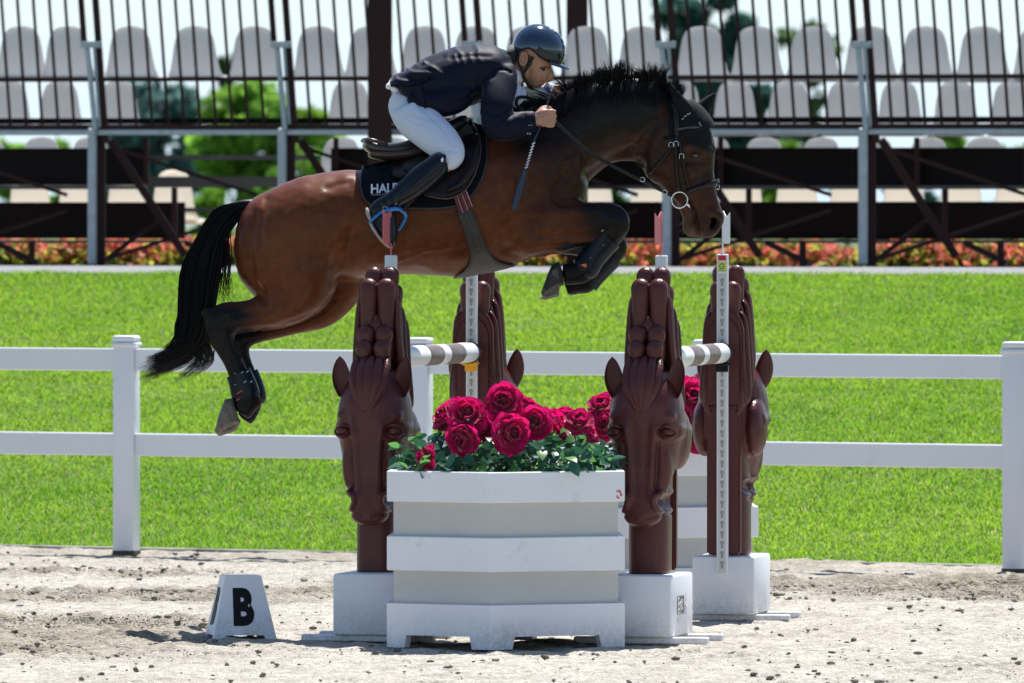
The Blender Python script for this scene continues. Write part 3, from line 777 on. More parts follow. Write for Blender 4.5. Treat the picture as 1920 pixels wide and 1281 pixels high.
def wing_proto():
    t = thing('jump_wing', (0, 0, 0), 'x', 'jump wing', 'horse head jump wings')
    bm = bmesh.new(); bx(bm, (0, .255, .165), (.292, .51, .272), .012, seg=2)
    blk = mbm('base_block', bm, pm('block_paint', (0.78, 0.79, 0.83), 0.5, var=0.05, vs=4, grime=((0.42, 0.40, 0.35), 12, 0.62, 0.85), bump=.3, bs=160, dist=.003, foot=(.20, (.30, .27, .22))), t, True, angle=40)
    # maker's mark on the right hand side of the block: dark square with white letters, faded print beside it
    g = mk('maker_label', [(.1472, .14, .125), (.1472, .30, .125), (.1472, .30, .205), (.1472, .14, .205)], [(0, 1, 2, 3)], M['label'], blk, world=False)
    for body, yy, zz, size, mt in (('Ent', .146, .143, .083, M['white']), ('Horse line', .147, .128, .017, M['white']), ('i', .325, .14, .12, M['ghost']), ('ty', .31, .135, .07, M['ghost']), ('equi', .15, .095, .035, M['ghost'])):
        me = text_mesh(body, size, .0012 if size > .03 else 0, .0006); me.materials.append(mt)
        o = link('lettering', me, blk, Vector((.1482, yy, zz))); o.rotation_euler = (math.pi / 2, 0, math.pi / 2)
    for yy in (.07, .42):
        bm = bmesh.new(); bx(bm, (0, yy, .014), (.60, .06, .030), .005); mbm('foot_bar', bm, M['white'], t)
    hd = link('head_and_neck', head_mesh(), t)
    for s in (-1, 1):
        e = link('ear', ear_mesh(s), hd, Vector((s * .120, .15, 1.085))); e.rotation_euler = (R(4), R(s * 7), R(-s * 12))
        v, f = ell(s * .117, .072, .933, .028, .022, .021); mk('eye', v, f, M['brown'], hd, True, False)
        for up in (1, -1):      # lids
            pts = [(s * (.117 + .040 * u), .052 + .020 * abs(u) + (.012 * u if u > 0 else 0), .933 + up * .026 * (1 - u * u) - .006 * u) for u in np.linspace(-1, 1, 7)]
            v, f = ptube(pts, [.004, .007, .008, .008, .008, .007, .004], n=8, sub=3); mk('eyelid', v, f, M['brown'], hd, True, False)
    for s, c, w_ in ((-.062, .00, .024), (-.030, .012, .026), (.002, .016, .028), (.036, .010, .028), (.066, -.004, .022)):
        pts = [(s * 1.0, .145 - c * .2, 1.262 - abs(s) * .05), (s * 1.08, .095 - c, 1.21), (s * .95, .055 - c * .5, 1.13), (s * .5, .045, 1.06), (s * .18, .04, 1.02)]
        link('forelock_lock', lobe_mesh(pts, (w_ * .55, w_ * .85, w_ * .92, w_ * .7, .006), .75, 'forelock_lock'), hd)
    L = []
    for s in (-1, 1):
        a = s * 1.0
        L += [([(a * .036, .20, 1.12), (a * .039, .160, 1.25), (a * .040, .162, 1.30), (a * .040, .172, 1.332)], (.034, .036, .038, .018)),
              ([(a * .038, .24, 1.15), (a * .041, .195, 1.30), (a * .042, .198, 1.36), (a * .042, .206, 1.397)], (.036, .038, .040, .020)),
              ([(a * .040, .27, 1.25), (a * .041, .25, 1.42), (a * .040, .25, 1.555), (a * .039, .265, 1.605)], (.042, .042, .042, .022)),
              ([(a * .036, .37, 1.30), (a * .038, .35, 1.52), (a * .036, .345, 1.61), (a * .036, .36, 1.655)], (.040, .042, .040, .022)),
              ([(a * .03, .45, 1.30), (a * .034, .44, 1.46), (a * .033, .44, 1.54), (a * .03, .45, 1.58)], (.038, .042, .040, .02))]
    L.append(([(0, .25, 1.30), (0, .232, 1.39), (0, .232, 1.42), (0, .24, 1.443)], (.030, .030, .020, .006)))
    for pts, rad in L: link('mane_lobe', lobe_mesh(pts, rad, .85), hd)
    for s in (-1, 1):
        for k in range(10):
            y = .262 + k * .024; top = 1.545 - .014 * k + .018 * math.sin(k * 2.3) - (.05 if k > 7 else 0); bot = 1.15 - .022 * k
            xx = s * (.074 + .012 * math.sin(k * 1.9 + .6))
            pts = [(xx * .8, y, top), (xx * 1.05, y + .006, top - .05), (xx * 1.16, y - .004, (top + bot) / 2), (xx * 1.22, y + .014, bot + .05), (xx * .85, y + .012, bot)]
            link('mane_ridge', lobe_mesh(pts, (.006, .013, .016, .018, .008), 1.0, 'mane_ridge'), hd)
    # the flat back: nested arch plates
    def arch(hw, z0, z1, y0, dep, nm):
        pts = [(-hw, z0)] + [(hw * math.cos(a) , z1 - hw * 1.3 + hw * 1.3 * math.sin(a)) for a in np.linspace(math.pi, 0, 13)] + [(hw, z0)]
        v, f = extrude_poly(pts, dep); bm = bmesh.new(); bm.from_mesh(mesh('a', [(x, y + y0, z) for x, y, z in v], f))
        bmesh.ops.bevel(bm, geom=bm.edges[:], offset=.008, segments=2, affect='EDGES')
        mbm(nm, bm, M['brown'], hd, True, angle=60)
    arch(.094, .84, 1.46, .45, .050, 'back_plate'); arch(.079, .31, 1.02, .46, .044, 'back_plate'); arch(.082, 1.0, 1.42, .47, .038, 'back_plate')
    tr = bmesh.new(); bx(tr, (0, .527, .965), (.052, .034, 1.49), .004)
    tk = mbm('track', tr, M['white'], t)
    bm = bmesh.new(); bx(bm, (0, .5448, .92), (.036, .003, 1.39), .001); mbm('track_plate', bm, M['track'], tk)
    v, f = poly_strip([keyhole(.262 + .047 * k) for k in range(29)], .5455, .0018); o = mk('keyholes', v, f, M['hole'], tk, False, False); o['kind'] = 'stuff'  # raised grey shapes stand in for the shade inside the keyholes
    mk('sticker', *poly_strip([[(-.020, 1.628), (.020, 1.628), (.020, 1.672), (-.020, 1.672)]], .543, .0030), M['stick'], tk, False, False)
    ring = []
    for k in range(14):
        a0, a1 = .6 + k * 5.0 / 14, .6 + (k + 1) * 5.0 / 14
        ring.append([(-.0085 * math.cos(a0), 1.653 + .0085 * math.sin(a0)), (-.0145 * math.cos(a0), 1.653 + .0145 * math.sin(a0)), (-.0145 * math.cos(a1), 1.653 + .0145 * math.sin(a1)), (-.0085 * math.cos(a1), 1.653 + .0085 * math.sin(a1))])
    mk('emblem', *poly_strip(ring + [[(0, 1.650), (-.0145, 1.650), (-.0145, 1.654), (0, 1.654)], [(-.017, 1.631), (.017, 1.631), (.017, 1.634), (-.017, 1.634)]], .5455, .0015), M['green'], tk, False, False)
    return t
wing0 = wing_proto()
def Loc(px, py_unused, d): 
    p = P(px, 640, d); return Vector((p.x, p.y, 0))
WN = [('carved brown horse head wing facing the camera, left of the flower planter', 1), ]
spots = [
    (Loc(684, 0, 42.62), YAW, 'brown horse head jump wing facing the camera on the left of the front planter', 'near'),
    (Loc(1197, 0, 42.40), YAW, 'brown horse head jump wing facing the camera on the right of the front planter', 'near'),
    (Loc(922, 0, 45.55), math.pi + YAW + R(2), 'brown horse head jump wing turned away, behind the roses with the yellow cup', 'far'),
    (Loc(1387, 0, 45.35), math.pi + YAW + R(2), 'brown horse head jump wing turned away, rightmost, with the dark cup and red topped track', 'far')]
wings = []
for j, (loc, rz, lab, nf) in enumerate(spots):
    wg = wing0 if j == 0 else copy_tree(wing0)
    wg.location = loc; wg.rotation_euler = (0, 0, rz); wg['label'] = lab
    wings.append(wg)
bpy.context.view_layer.update()
def wl(wg, p): return Matrix.Translation(wg.location) @ Matrix.Rotation(wg.rotation_euler.z, 4, 'Z') @ Vector(p)
# red sticker on the top of the rightmost track
tk = [c for c in wings[3].children if c.name.startswith('track')][0]
mk('red_sticker', *poly_strip([[(-.018, 1.680), (.018, 1.680), (.018, 1.702), (-.018, 1.702)]], .543, .003), M['red'], tk, False, False)

# ------------------------------------------------------------------ poles and cups
def pole(a, b, lab):
    a, b = Vector(a), Vector(b); L = (b - a).length
    t = thing('jump_pole', a, lab, 'pole', 'striped poles resting on the jump wings')
    q = (b - a).to_track_quat('Z', 'Y')
    cuts = [0, .06, .27, .36, .43, .555, .60, .78, .97]
    mats = ['polew', 'poleb', 'polew', 'poleb', 'polew', 'poleb', 'polew', 'polew']
    cuts = [0, .17, .36, .45, .62, .68, .84, .985]; mats = ['polew', 'poleb', 'polew', 'poleb', 'polew', 'poleb', 'polew']
    cuts = [0, .36, .54, .63, .82, .985]; mats = ['polew', 'poleb', 'polew', 'poleb', 'polew']
    rad = .0475
    for (u0, u1), m in zip(zip(cuts[:-1], cuts[1:]), mats):
        rows = [[q @ Vector((r_ * math.cos(2 * math.pi * j / 24), r_ * math.sin(2 * math.pi * j / 24), z * L)) for j in range(24)] for z, r_ in ((u0, rad - .0012), (u0 + .002, rad), ((u0 + u1) / 2, rad), (u1 - .002, rad), (u1, rad - .0012))]
        v, f = rings(rows, 24)
        o = mk('pole_band', v, f, M[m], t, True, False); sharp(o.data, 50)
    rows = [[q @ Vector((r_ * math.cos(2 * math.pi * j / 24), r_ * math.sin(2 * math.pi * j / 24), z * L)) for j in range(24)] for z, r_ in ((.985, rad), (.986, rad + .003), (1.002, rad + .003), (1.004, rad - .002))]
    v, f = rings(rows, 24); o = mk('end_cap', v, f, pm('end_cap_blue', (.02, .03, .06), .4), t, True, False); sharp(o.data, 40)
def cup(wg, z, mat, lab):
    p = wl(wg, (0, .546, z)); t = thing('pole_cup', p, lab, 'pole cup', 'cups holding the poles', wg.rotation_euler.z)
    bm = bmesh.new(); bx(bm, (0, .006, -.012), (.058, .010, .05), .003); mbm('back_plate', bm, mat, t)
    rows = []
    for th in np.linspace(-2.2, -.94, 9):
        c, s = math.cos(th), math.sin(th)
        rows.append([Vector(((.052 + e) * c * 1.15, y, .052 + (.052 + e) * s)) for e, y in ((0, .010), (.012, .010), (.012, .062), (0, .062))])
    v, f = rings(rows, 4); mk('cradle', v, f, mat, t, True, False); 
ZP = 1.250
for nw, fw, mt, la, lb in ((wings[0], wings[2], M['yellow'], 'white and brown striped pole running back to the yellow cup', 'yellow plastic cup under the end of the left hand pole'),
                       (wings[1], wings[3], M['black'], 'white and brown striped pole running back to the dark cup', 'dark grey plastic cup under the end of the right hand pole')):
    pole(wl(nw, (0, .56, ZP)), wl(fw, (0, .57, ZP)), la)
    cup(fw, ZP - .052, mt, lb)
# ------------------------------------------------------------------ safety flags
def flag(wg, mat, lab, rz, hh=.155, side=-1):
    p = wl(wg, (0, .527, 1.71)); t = thing('jump_flag', p, lab, 'flag', 'flags on top of the wing posts', rz)
    v, f = ptube([(0, 0, -.005), (0, 0, .03), (0, 0, .055 + hh)], (.0055, .004, .004), n=8, sub=2); mk('staff', v, f, mat, t, True, False)
    wv = .105; z0 = .052; nt = 9
    pts = [(.003 * side, z0)] + [(side * (.003 + wv * k / nt), z0 + (.008 if k % 2 else -.006)) for k in range(1, nt + 1)] + [(side * (.003 + wv), z0 + hh * .45), (side * (.003 + wv), z0 + hh - .004), (side * (.003 + wv * .6), z0 + hh - .022), (side * (.003 + wv * .4), z0 + hh - .020), (side * .006, z0 + hh + .004), (side * .003, z0 + hh)]
    v, f = extrude_poly(pts, .003); mk('pennant', v, f, mat, t, False, False)
flag(wings[0], M['pink'], 'faded red pennant on the post left, in front of the rider boot', R(72), side=-1)
flag(wings[1], M['pink'], 'faded red pennant on the post between belly and horse head', R(74), .14, side=-1)
flag(wings[3], M['wflag'], 'white pennant on the rightmost post right under the horse muzzle', R(-74), .145, side=1)

# ------------------------------------------------------------------ planters
HEX = [(-.072, -.52), (.520, -.235), (.505, .27), (.06, .52), (-.505, .27), (-.520, -.24)]
def hexring(Rr, z, th0):
    return [Vector((x * Rr / .613, y * Rr / .613, z)) for x, y in HEX]
def prism(r0, r1, z0, z1, th0, inner=None):
    rows = [hexring(r0, z0, th0), hexring(r1, z1, th0)]
    return rings(rows, 6)
def planter(loc, lab):
    t = thing('flower_planter', loc, lab, 'planter', 'white flower planters')
    th0 = R(-13.8); 
    def shell(nm, R0, z0, z1, thick, mat):
        o_, i_ = hexring(R0, z0, th0), hexring(R0, z1, th0); a_, b_ = hexring(R0 - thick, z0, th0), hexring(R0 - thick, z1, th0)
        vv = o_ + i_ + a_ + b_; ff = []
        for k in range(6):
            q = (k + 1) % 6
            ff += [(k, q, q + 6, k + 6), (k + 12, k + 18, q + 18, q + 12), (k + 6, q + 6, q + 18, k + 18), (k, k + 12, q + 12, q)]
        bm = bmesh.new(); bm.from_mesh(mesh('h', vv, ff)); bmesh.ops.bevel(bm, geom=bm.edges[:], offset=.004, segments=1, affect='EDGES')
        return mbm(nm, bm, mat, t)
    k = F / 41.8; Z = lambda py: H - (py - HZ) / k
    R0 = .613
    shell('rim_board', R0, Z(944), Z(886), .045, M['white'])
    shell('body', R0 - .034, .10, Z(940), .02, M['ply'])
    shell('middle_board', R0, Z(1074), Z(1009), .040, M['white'])
    # foot board with cut openings leaving a leg at every corner
    zt, zl, zb = Z(1136), .055, 0.0
    for q in range(6):
        a, b = hexring(R0, 0, th0)[q], hexring(R0, 0, th0)[(q + 1) % 6]; e = (b - a); L = e.length; e.normalize(); nrm_ = Vector((-e.y, e.x, 0))
        if nrm_.dot(a) > 0: nrm_ = -nrm_
        out = [(0, zb), (L * .17, zb), (L * .19, zl), (L * .81, zl), (L * .83, zb), (L, zb), (L, zt), (0, zt)]
        in_ = [(min(max(x, .026), L - .026), z) for x, z in out]
        vv = [a + e * x + Vector((0, 0, z)) for x, z in out] + [a + e * x + nrm_ * .045 + Vector((0, 0, z)) for x, z in in_]
        n = len(out); ff = [tuple(range(n)), tuple(range(2 * n - 1, n - 1, -1))] + [(i, i + n, (i + 1) % n + n, (i + 1) % n) for i in range(n)]
        bm = bmesh.new(); bm.from_mesh(mesh('b', vv, ff)); bmesh.ops.triangulate(bm, faces=[f for f in bm.faces if len(f.verts) > 4])
        mbm('foot_board', bm, M['white'], t)
    v, f = rings([hexring(R0 - .05, .66, th0), hexring(R0 - .05, .68, th0)], 6); mk('soil', v, f, M['dirt'], t, False, False)
    return t
pl1c = Loc(948.5, 0, 42.32); pl2c = Loc(1219, 0, 46.75)
pl1 = planter(pl1c, 'white slatted hexagonal planter of roses standing in front of the jump')
pl2 = planter(pl2c, 'white slatted hexagonal planter of roses standing behind the right wing')
# maker's mark on the rim of the front planter
R0 = .613; hA, hB = hexring(R0, 0, R(-13.8))[0], hexring(R0, 0, R(-13.8))[1]; e = (hB - hA).normalized(); nn = Vector((e.y, -e.x, 0))
if nn.dot(hA) < 0: nn = -nn
def mark(pts):
    vv = [hA + e * x + nn * .0015 + Vector((0, 0, z)) for x, z in pts] + [hA + e * x + nn * .0002 + Vector((0, 0, z)) for x, z in pts]
    n = len(pts); return vv, [tuple(range(n)), tuple(range(2 * n - 1, n - 1, -1))] + [(i, i + n, (i + 1) % n + n, (i + 1) % n) for i in range(n)]
Lf = (hB - hA).length; cx_, cz_ = Lf - .030, .672
def arcq(c, z, r0, r1, a0, a1, n=8):
    return [mark([(c + r0 * math.cos(u), z + r0 * math.sin(u)), (c + r1 * math.cos(u), z + r1 * math.sin(u)), (c + r1 * math.cos(w_), z + r1 * math.sin(w_)), (c + r0 * math.cos(w_), z + r0 * math.sin(w_))]) for u, w_ in zip(np.linspace(a0, a1, n + 1)[:-1], np.linspace(a0, a1, n + 1)[1:])]
mv = join(*(arcq(cx_, cz_ + .004, .005, .012, -.6, 2.9) + arcq(cx_ - .001, cz_ - .012, .004, .010, 2.6, 5.4) + arcq(cx_ + .012, cz_ - .006, .002, .006, 0, 6.0)))
mk('maker_mark', mv[0], mv[1], M['red'], pl1, False, False)

# ------------------------------------------------------------------ roses and leaves
def petal_mesh(wd, ht, cup_, ruff, mat, seed):
    r = random.Random(seed); vv, ff = [], []; n, m = 5, 5
    for i in range(m):
        v = i / (m - 1)
        for j in range(n):
            u = j / (n - 1) * 2 - 1
            wv = wd * (0.35 + 0.65 * math.sin(math.pi * (.12 + .62 * v)))
            x = u * wv; z = ht * v * (1 - .13 * u * u); y = cup_ * (-(1 - (1 - v) ** 2)) + .45 * wd * u * u * (1 - .2 * v) 
            y += -.30 * cup_ * max(0, v - .7) / .3 * 1.0
            if i == m - 1: z += r.uniform(-1, 1) * ruff; y += r.uniform(-1, 1) * ruff
            vv.append((x, y, z))
    for i in range(m - 1):
        for j in range(n - 1):
            a = i * n + j; ff.append((a, a + 1, a + n + 1, a + n))
    return mesh('petal', vv, ff, mat, True)
PET = [[petal_mesh(.030, .045, .012, .0065, M['rose'], k) for k in range(3)], [petal_mesh(.024, .038, .004, .005, M['rose'], 5 + k) for k in range(2)], [petal_mesh(.015, .030, -.002, .002, M['rosed'], 9 + k) for k in range(2)]]
def rose(px, py, rpx, d, facing, lab, grp, k=0):
    r = random.Random(k * 13 + 5)
    c = P(px, py, d); sc = rpx * d / F / .053
    t = thing('rose', c, lab, 'rose', grp)
    q = Vector(facing).normalized().to_track_quat('Z', 'Y')
    t.rotation_mode = 'XYZ'; t.rotation_euler = q.to_euler(); t.scale = (sc, sc, sc)
    lay = [(7, 64, 0, .014, -.012), (8, 48, 0, .015, -.009), (7, 33, 0, .013, -.005), (6, 20, 1, .011, .000), (6, 8, 1, .009, .004), (5, -6, 2, .008, .008), (5, -20, 2, .010, .010)]
    for li, (n, tilt, kind, rad, z) in enumerate(lay):
        ph = r.uniform(0, 6.28)
        for j in range(n):
            a = ph + 2 * math.pi * j / n + r.uniform(-.12, .12)
            me = r.choice(PET[kind]); o = link('petal', me, t)
            o.location = (rad * math.cos(a), rad * math.sin(a), z)
            M3 = Matrix.Rotation(a + math.pi / 2, 4, 'Z') @ Matrix.Rotation(R(-(tilt + r.uniform(-9, 9))) * -1, 4, 'X')
            o.rotation_euler = M3.to_euler(); s = r.uniform(.88, 1.12); o.scale = (s, s, s)
    return t
G1, G2 = 'crimson roses in the front planter', 'crimson roses in the rear planter'
rz = [(945, 755, 33, 42.1, (-.1, -1, .35), 'large open crimson rose at the top of the front planter'),
 (877, 780, 33, 42.1, (-.05, -1, .55), 'open crimson rose facing forward left of the tallest bloom'),
 (838, 783, 29, 42.3, (-.8, -.5, .5), 'crimson rose at the left shoulder of the front bouquet turned sideways'),
 (866, 822, 30, 42.05, (-.3, -1, -.35), 'drooping crimson rose hanging over the leaves on the left'),
 (800, 858, 22, 42.1, (-.9, -.7, .2), 'small crimson rose low at the left rim of the front planter'),
 (956, 813, 34, 42.0, (.45, -1, .05), 'crimson rose under the tallest bloom facing right'),
 (1001, 793, 31, 42.1, (.1, -1, .30), 'open crimson rose right of the tallest bloom'),
 (1036, 790, 29, 42.4, (.5, .3, .8), 'bright pink backed rose behind the open bloom on the right'),
 (1086, 793, 26, 42.2, (.0, -.8, .9), 'crimson rosebud at the right end of the front bouquet'),
 (985, 764, 24, 42.5, (.4, .4, .9), 'pink lit rose peeping behind the tallest bloom on its right'),
 (920, 786, 23, 42.5, (-.4, .3, .9), 'pink lit rose behind between the tallest bloom and its left neighbour'),
 (1046, 806, 22, 42.3, (.7, -.3, .6), 'small crimson rose low on the right half of the front bouquet'),
 (1060, 782, 21, 42.6, (.1, .5, .9), 'pink lit rose behind left of the rosebud at the right end'),
 (852, 762, 20, 42.5, (-.3, .4, .9), 'pink lit rose behind above the left shoulder of the bouquet'),
 (905, 806, 24, 42.25, (-.2, -.8, .3), 'crimson rose in the hollow between the open left bloom and the right facing bloom'),
 (1104, 810, 16, 42.3, (.8, -.2, .4), 'smallest pink bud at the far right of the front bouquet')]
for k, a in enumerate(rz): rose(*a, G1, k)
rz2 = [(1127, 763, 24, 46.35, (-.2, -.8, .7), 'rear planter rose high left of the right hand horse head'),
 (1136, 798, 27, 46.3, (-.3, -1, .2), 'rear planter rose half hidden by the left cheek of the right hand horse head'),
 (1113, 802, 26, 46.45, (-.6, -.9, .1), 'rear planter rose just right of the front bouquet'),
 (1298, 747, 31, 46.35, (.2, -1, .35), 'large open rear rose right of the right hand horse head'),
 (1319, 722, 26, 46.65, (.3, -.2, .9), 'rear planter rose highest beside the rightmost wing'),
 (1306, 818, 27, 46.3, (.1, -1, .0), 'rear planter rose low beside the right hand horse head'),
 (1322, 770, 25, 46.45, (.4, -.9, .2), 'rear planter rose tucked against the rightmost wing'),
 (1286, 778, 27, 46.4, (-.1, -1, .2), 'rear planter rose between the large open one and the right hand horse cheek'),
 (1284, 722, 20, 46.6, (-.2, .2, .9), 'pink lit rear rose above the large open one'),
 (1138, 750, 18, 46.6, (.1, .3, .9), 'pink lit rear rose top left of the right hand horse head')]
for k, a in enumerate(rz2): rose(*a, G2, 40 + k)
def leaf_mesh(mat, k):
    vv, ff = [], []; n = 6
    for i in range(n + 1):
        t = i / n; wv = .5 * (math.sin(math.pi * t ** .8)) ** .85 * .64
        for j in (-1, 0, 1): vv.append((j * wv, t, -.16 * abs(j) * wv * -1 + .12 * math.sin(t * 2.2 + k) - .10 * t * t))
    for i in range(n):
        for j in range(2):
            a = i * 3 + j; ff.append((a, a + 1, a + 4, a + 3))
    return mesh('leaf', vv, ff, mat, True)
LV = [leaf_mesh(M['leafd'], k) for k in range(3)] + [leaf_mesh(M['leafl'], k) for k in range(2)]
def foliage(c, n, lab, seed, topz, ox):
    r = random.Random(seed); t = thing('rose_foliage', Vector((c.x + ox, c.y, .735)), lab, 'foliage')
    for k in range(n):
        a = r.uniform(0, 2 * math.pi); q = math.sqrt(r.random()) * .47
        x, y = q * math.cos(a) * .62, q * math.sin(a) * .9 + .02
        if y < 0 and r.random() < .3: y *= .8
        z = .02 + topz * r.random() ** 1.1 * (1 - .5 * (q / .47) ** 3)
        s = r.uniform(.046, .084)
        o = link('leaf', LV[r.choice((0, 0, 1, 1, 2, 2, 0, 3, 4))], t)
        o.location = (x, y, z); o.scale = (s, s, s)
        o.rotation_euler = (R(r.uniform(-70, 50)), R(r.uniform(-50, 50)), math.atan2(y, x) - math.pi / 2 + r.uniform(-1.1, 1.1))
    for k in range(14):
        a = r.uniform(0, 2 * math.pi); q = r.uniform(.05, .45)
        x, y = q * math.cos(a), q * math.sin(a)
        v, f = ptube([(x * .7, y * .7, -.02), (x * .8, y * .8, topz * .35), (x * .85, y * .85, topz * .7)], (.004, .0035, .003), n=5, sub=2); mk('stem', v, f, M['stem'], t, True, False)
foliage(pl1c, 290, 'left hand half of the green leaves under the roses in the front planter', 3, .20, -.21)
foliage(pl1c, 290, 'right hand half of the green leaves under the roses in the front planter', 5, .18, .21)
foliage(pl2c, 200, 'left hand half of the green leaves in the rear planter', 4, .17, -.21)
foliage(pl2c, 200, 'right hand half of the green leaves in the rear planter', 6, .17, .21)

# ------------------------------------------------------------------ letter marker B
def marker():
    c = P(451, 640, 43.0); t = thing('letter_marker', (c.x, c.y, 0), 'white plastic cone marker with a black letter B on the sand', 'marker', rz=R(10))
    b0, b1, h = .142, .082, .275; d0, d1 = .142, .082
    pts = [(-b0, .0), (-b0 + .045, 0), (-b0 + .055, .018), (b0 - .055, .018), (b0 - .045, 0), (b0, 0), (b1, h), (-b1, h)]
    vv, ff = [], []
    # four walls with a cut foot, and a top
    for q in range(4):
        rot = Matrix.Rotation(q * math.pi / 2, 3, 'Z'); o = len(vv)
        out = [rot @ Vector((x, -(d0 + (d1 - d0) * z / h), z)) for x, z in pts]
        inn = [rot @ Vector((x * .96, -(d0 + (d1 - d0) * z / h) + .008, z)) for x, z in pts]
        vv += out + inn; n = len(pts)
        ff += [tuple(o + i for i in range(n)), tuple(o + i for i in range(2 * n - 1, n - 1, -1))] + [(o + i, o + i + n, o + (i + 1) % n + n, o + (i + 1) % n) for i in range(n)]
    o = len(vv); vv += [Vector((s * b1, q * b1, h + e)) for e in (0, .006) for s, q in ((-1, -1), (1, -1), (1, 1), (-1, 1))]
    ff += [(o + 4, o + 5, o + 6, o + 7), (o, o + 3, o + 2, o + 1)] + [(o + i, o + (i + 1) % 4, o + 4 + (i + 1) % 4, o + 4 + i) for i in range(4)]
    bm = bmesh.new(); bm.from_mesh(mesh('m', vv, ff)); bmesh.ops.remove_doubles(bm, verts=bm.verts[:], dist=.0005)
    bmesh.ops.triangulate(bm, faces=[f for f in bm.faces if len(f.verts) > 4])
    body = mbm('body', bm, M['white'], t)
    for k, (x, y, z, rzz, sc) in enumerate(((-.052, -(d0 - .005), .060, 0, 1.0), (-d0 + .004, .052, .060, -math.pi / 2, 1.0))):
        # bold B drawn as an outline with two counters
        hh, wd = .172, .094
        me = text_mesh('B', .242, .0135, .0014, .80); me.materials.append(M['ink']); a = co(me)
        a[:, 0] -= a[:, 0].min(); a[:, 1] -= a[:, 1].min(); a[:, 0] *= wd / a[:, 0].max(); a[:, 1] *= hh / a[:, 1].max(); setco(me, a)
        L = link('letter', me, body)
        lean_ = math.atan((d0 - d1) / h)
        off = z * math.tan(lean_)
        if k == 0: L.location = (-.050, -(d0 - off) - .0012, z); L.rotation_euler = (math.pi / 2 - lean_, 0, 0)
        else: L.location = (-(d0 - off) - .0012, .050, z); L.rotation_euler = (math.pi / 2 - lean_, 0, -math.pi / 2)
marker()
# ------------------------------------------------------------------ the jumping horse
HD = 43.55; kh = HD / F
TRUNK = [(438, 462, 8, .05), (450, 462, 60, .14), (475, 463, 92, .20), (505, 468, 112, .245), (550, 452, 116, .265), (600, 434, 110, .27), (645, 424, 105, .275), (700, 417, 100, .285), (760, 409, 105, .295),
         (830, 400, 117, .295), (900, 384, 131, .285), (950, 370, 134, .265), (1000, 355, 130, .235), (1040, 335, 118, .205), (1075, 322, 95, .165), (1096, 322, 62, .11), (1104, 325, 20, .04)]
NECK = [(905, 330, 92, .15), (950, 318, 100, .15), (1000, 295, 96, .14), (1050, 272, 96, .128), (1100, 248, 94, .118), (1150, 228, 80, .105), (1200, 226, 80, .098), (1238, 240, 84, .09), (1262, 256, 66, .08), (1272, 262, 40, .06)]
HEAD = [(1258, 195, 26, .055), (1268, 218, 48, .078), (1273, 250, 60, .092), (1279, 285, 62, .098), (1287, 320, 55, .090), (1297, 350, 46, .074), (1307, 376, 39, .060), (1316, 400, 37, .058), (1321, 418, 38, .060), (1324, 434, 28, .050), (1325, 446, 12, .030)]
def leg(st, n=16): return loft(st, HD, n=n, sub=5)
DN, DF = -.13, .13       # near and far hind leg, depth offsets
def hind(dx, dy, s, far):
    o = dy
    T = lambda l: [(x + dx, y + dy_, r, d, q) for x, y, r, d, q in l] if False else l
    if not far:
        return [(575, 440, 104, .13, -.10), (568, 500, 84, .135, -.13), (560, 545, 62, .115, -.14), (528, 576, 42, .085, -.14), (488, 588, 34, .062, -.13), (450, 594, 31, .052, -.13), (420, 596, 30, .046, -.13), (412, 612, 28, .044, -.13), (420, 640, 23, .036, -.13), (436, 672, 20, .030, -.13), (450, 702, 19, .029, -.13), (459, 728, 22, .034, -.13), (463, 746, 24, .038, -.13), (460, 762, 23, .036, -.13), (452, 774, 22, .036, -.13)]
    return [(600, 440, 95, .12, .11), (622, 510, 66, .12, .13), (630, 548, 46, .10, .14), (598, 588, 30, .075, .14), (550, 606, 24, .055, .13), (500, 618, 22, .048, .13), (458, 628, 25, .044, .13), (443, 640, 24, .042, .13), (448, 668, 19, .034, .13), (460, 696, 17, .028, .13), (470, 726, 18, .030, .13), (475, 748, 18, .034, .13), (468, 772, 18, .034, .13), (456, 788, 18, .034, .13)]
def fore(far):
    if not far:
        return [(985, 400, 92, .10, -.13), (1020, 416, 70, .105, -.15), (1062, 420, 52, .09, -.15), (1105, 417, 39, .07, -.15), (1138, 413, 34, .058, -.15), (1151, 419, 31, .054, -.15), (1148, 437, 25, .048, -.15), (1135, 455, 21, .036, -.15), (1118, 476, 20, .031, -.15), (1103, 494, 21, .034, -.15), (1091, 508, 23, .038, -.15), (1075, 514, 21, .036, -.15), (1056, 516, 22, .038, -.15)]
    return [(1000, 410, 80, .09, .13), (1050, 425, 55, .09, .14), (1105, 445, 40, .07, .14), (1142, 456, 32, .056, .14), (1152, 466, 27, .052, .14), (1143, 482, 22, .044, .14), (1128, 500, 19, .034, .14), (1112, 518, 18, .031, .14), (1098, 531, 20, .036, .14), (1080, 535, 18, .036, .14), (1060, 541, 18, .036, .14)]
hb = join(loft(TRUNK, HD, n=32, sub=4, vertical=True, expo=2.15), loft(NECK, HD, n=26, sub=4, vertical=True), loft(HEAD, HD, n=24, sub=5, expo=2.2),
          leg(hind(0, 0, 1, False)), leg(hind(0, 0, 1, True)), leg(fore(False)), leg(fore(True)),
          ball(1243, 302, 43, 46, .088, HD), ball(1297, 424, 19, 21, .042, HD), ball(1336, 416, 19, 23, .056, HD), ball(1020, 360, 70, 95, .215, HD, 0, 25),
          ball(560, 470, 95, 90, .23, HD, -.04), ball(1060, 350, 42, 62, .15, HD), ball(1309, 290, 22, 20, .098, HD),
          ball(388, 586, 12, 14, .028, HD, -.13), ball(484, 752, 11, 14, .026, HD, -.13), ball(1088, 524, 14, 10, .026, HD, -.15), ball(700, 470, 120, 48, .24, HD), ball(860, 450, 110, 66, .26, HD))
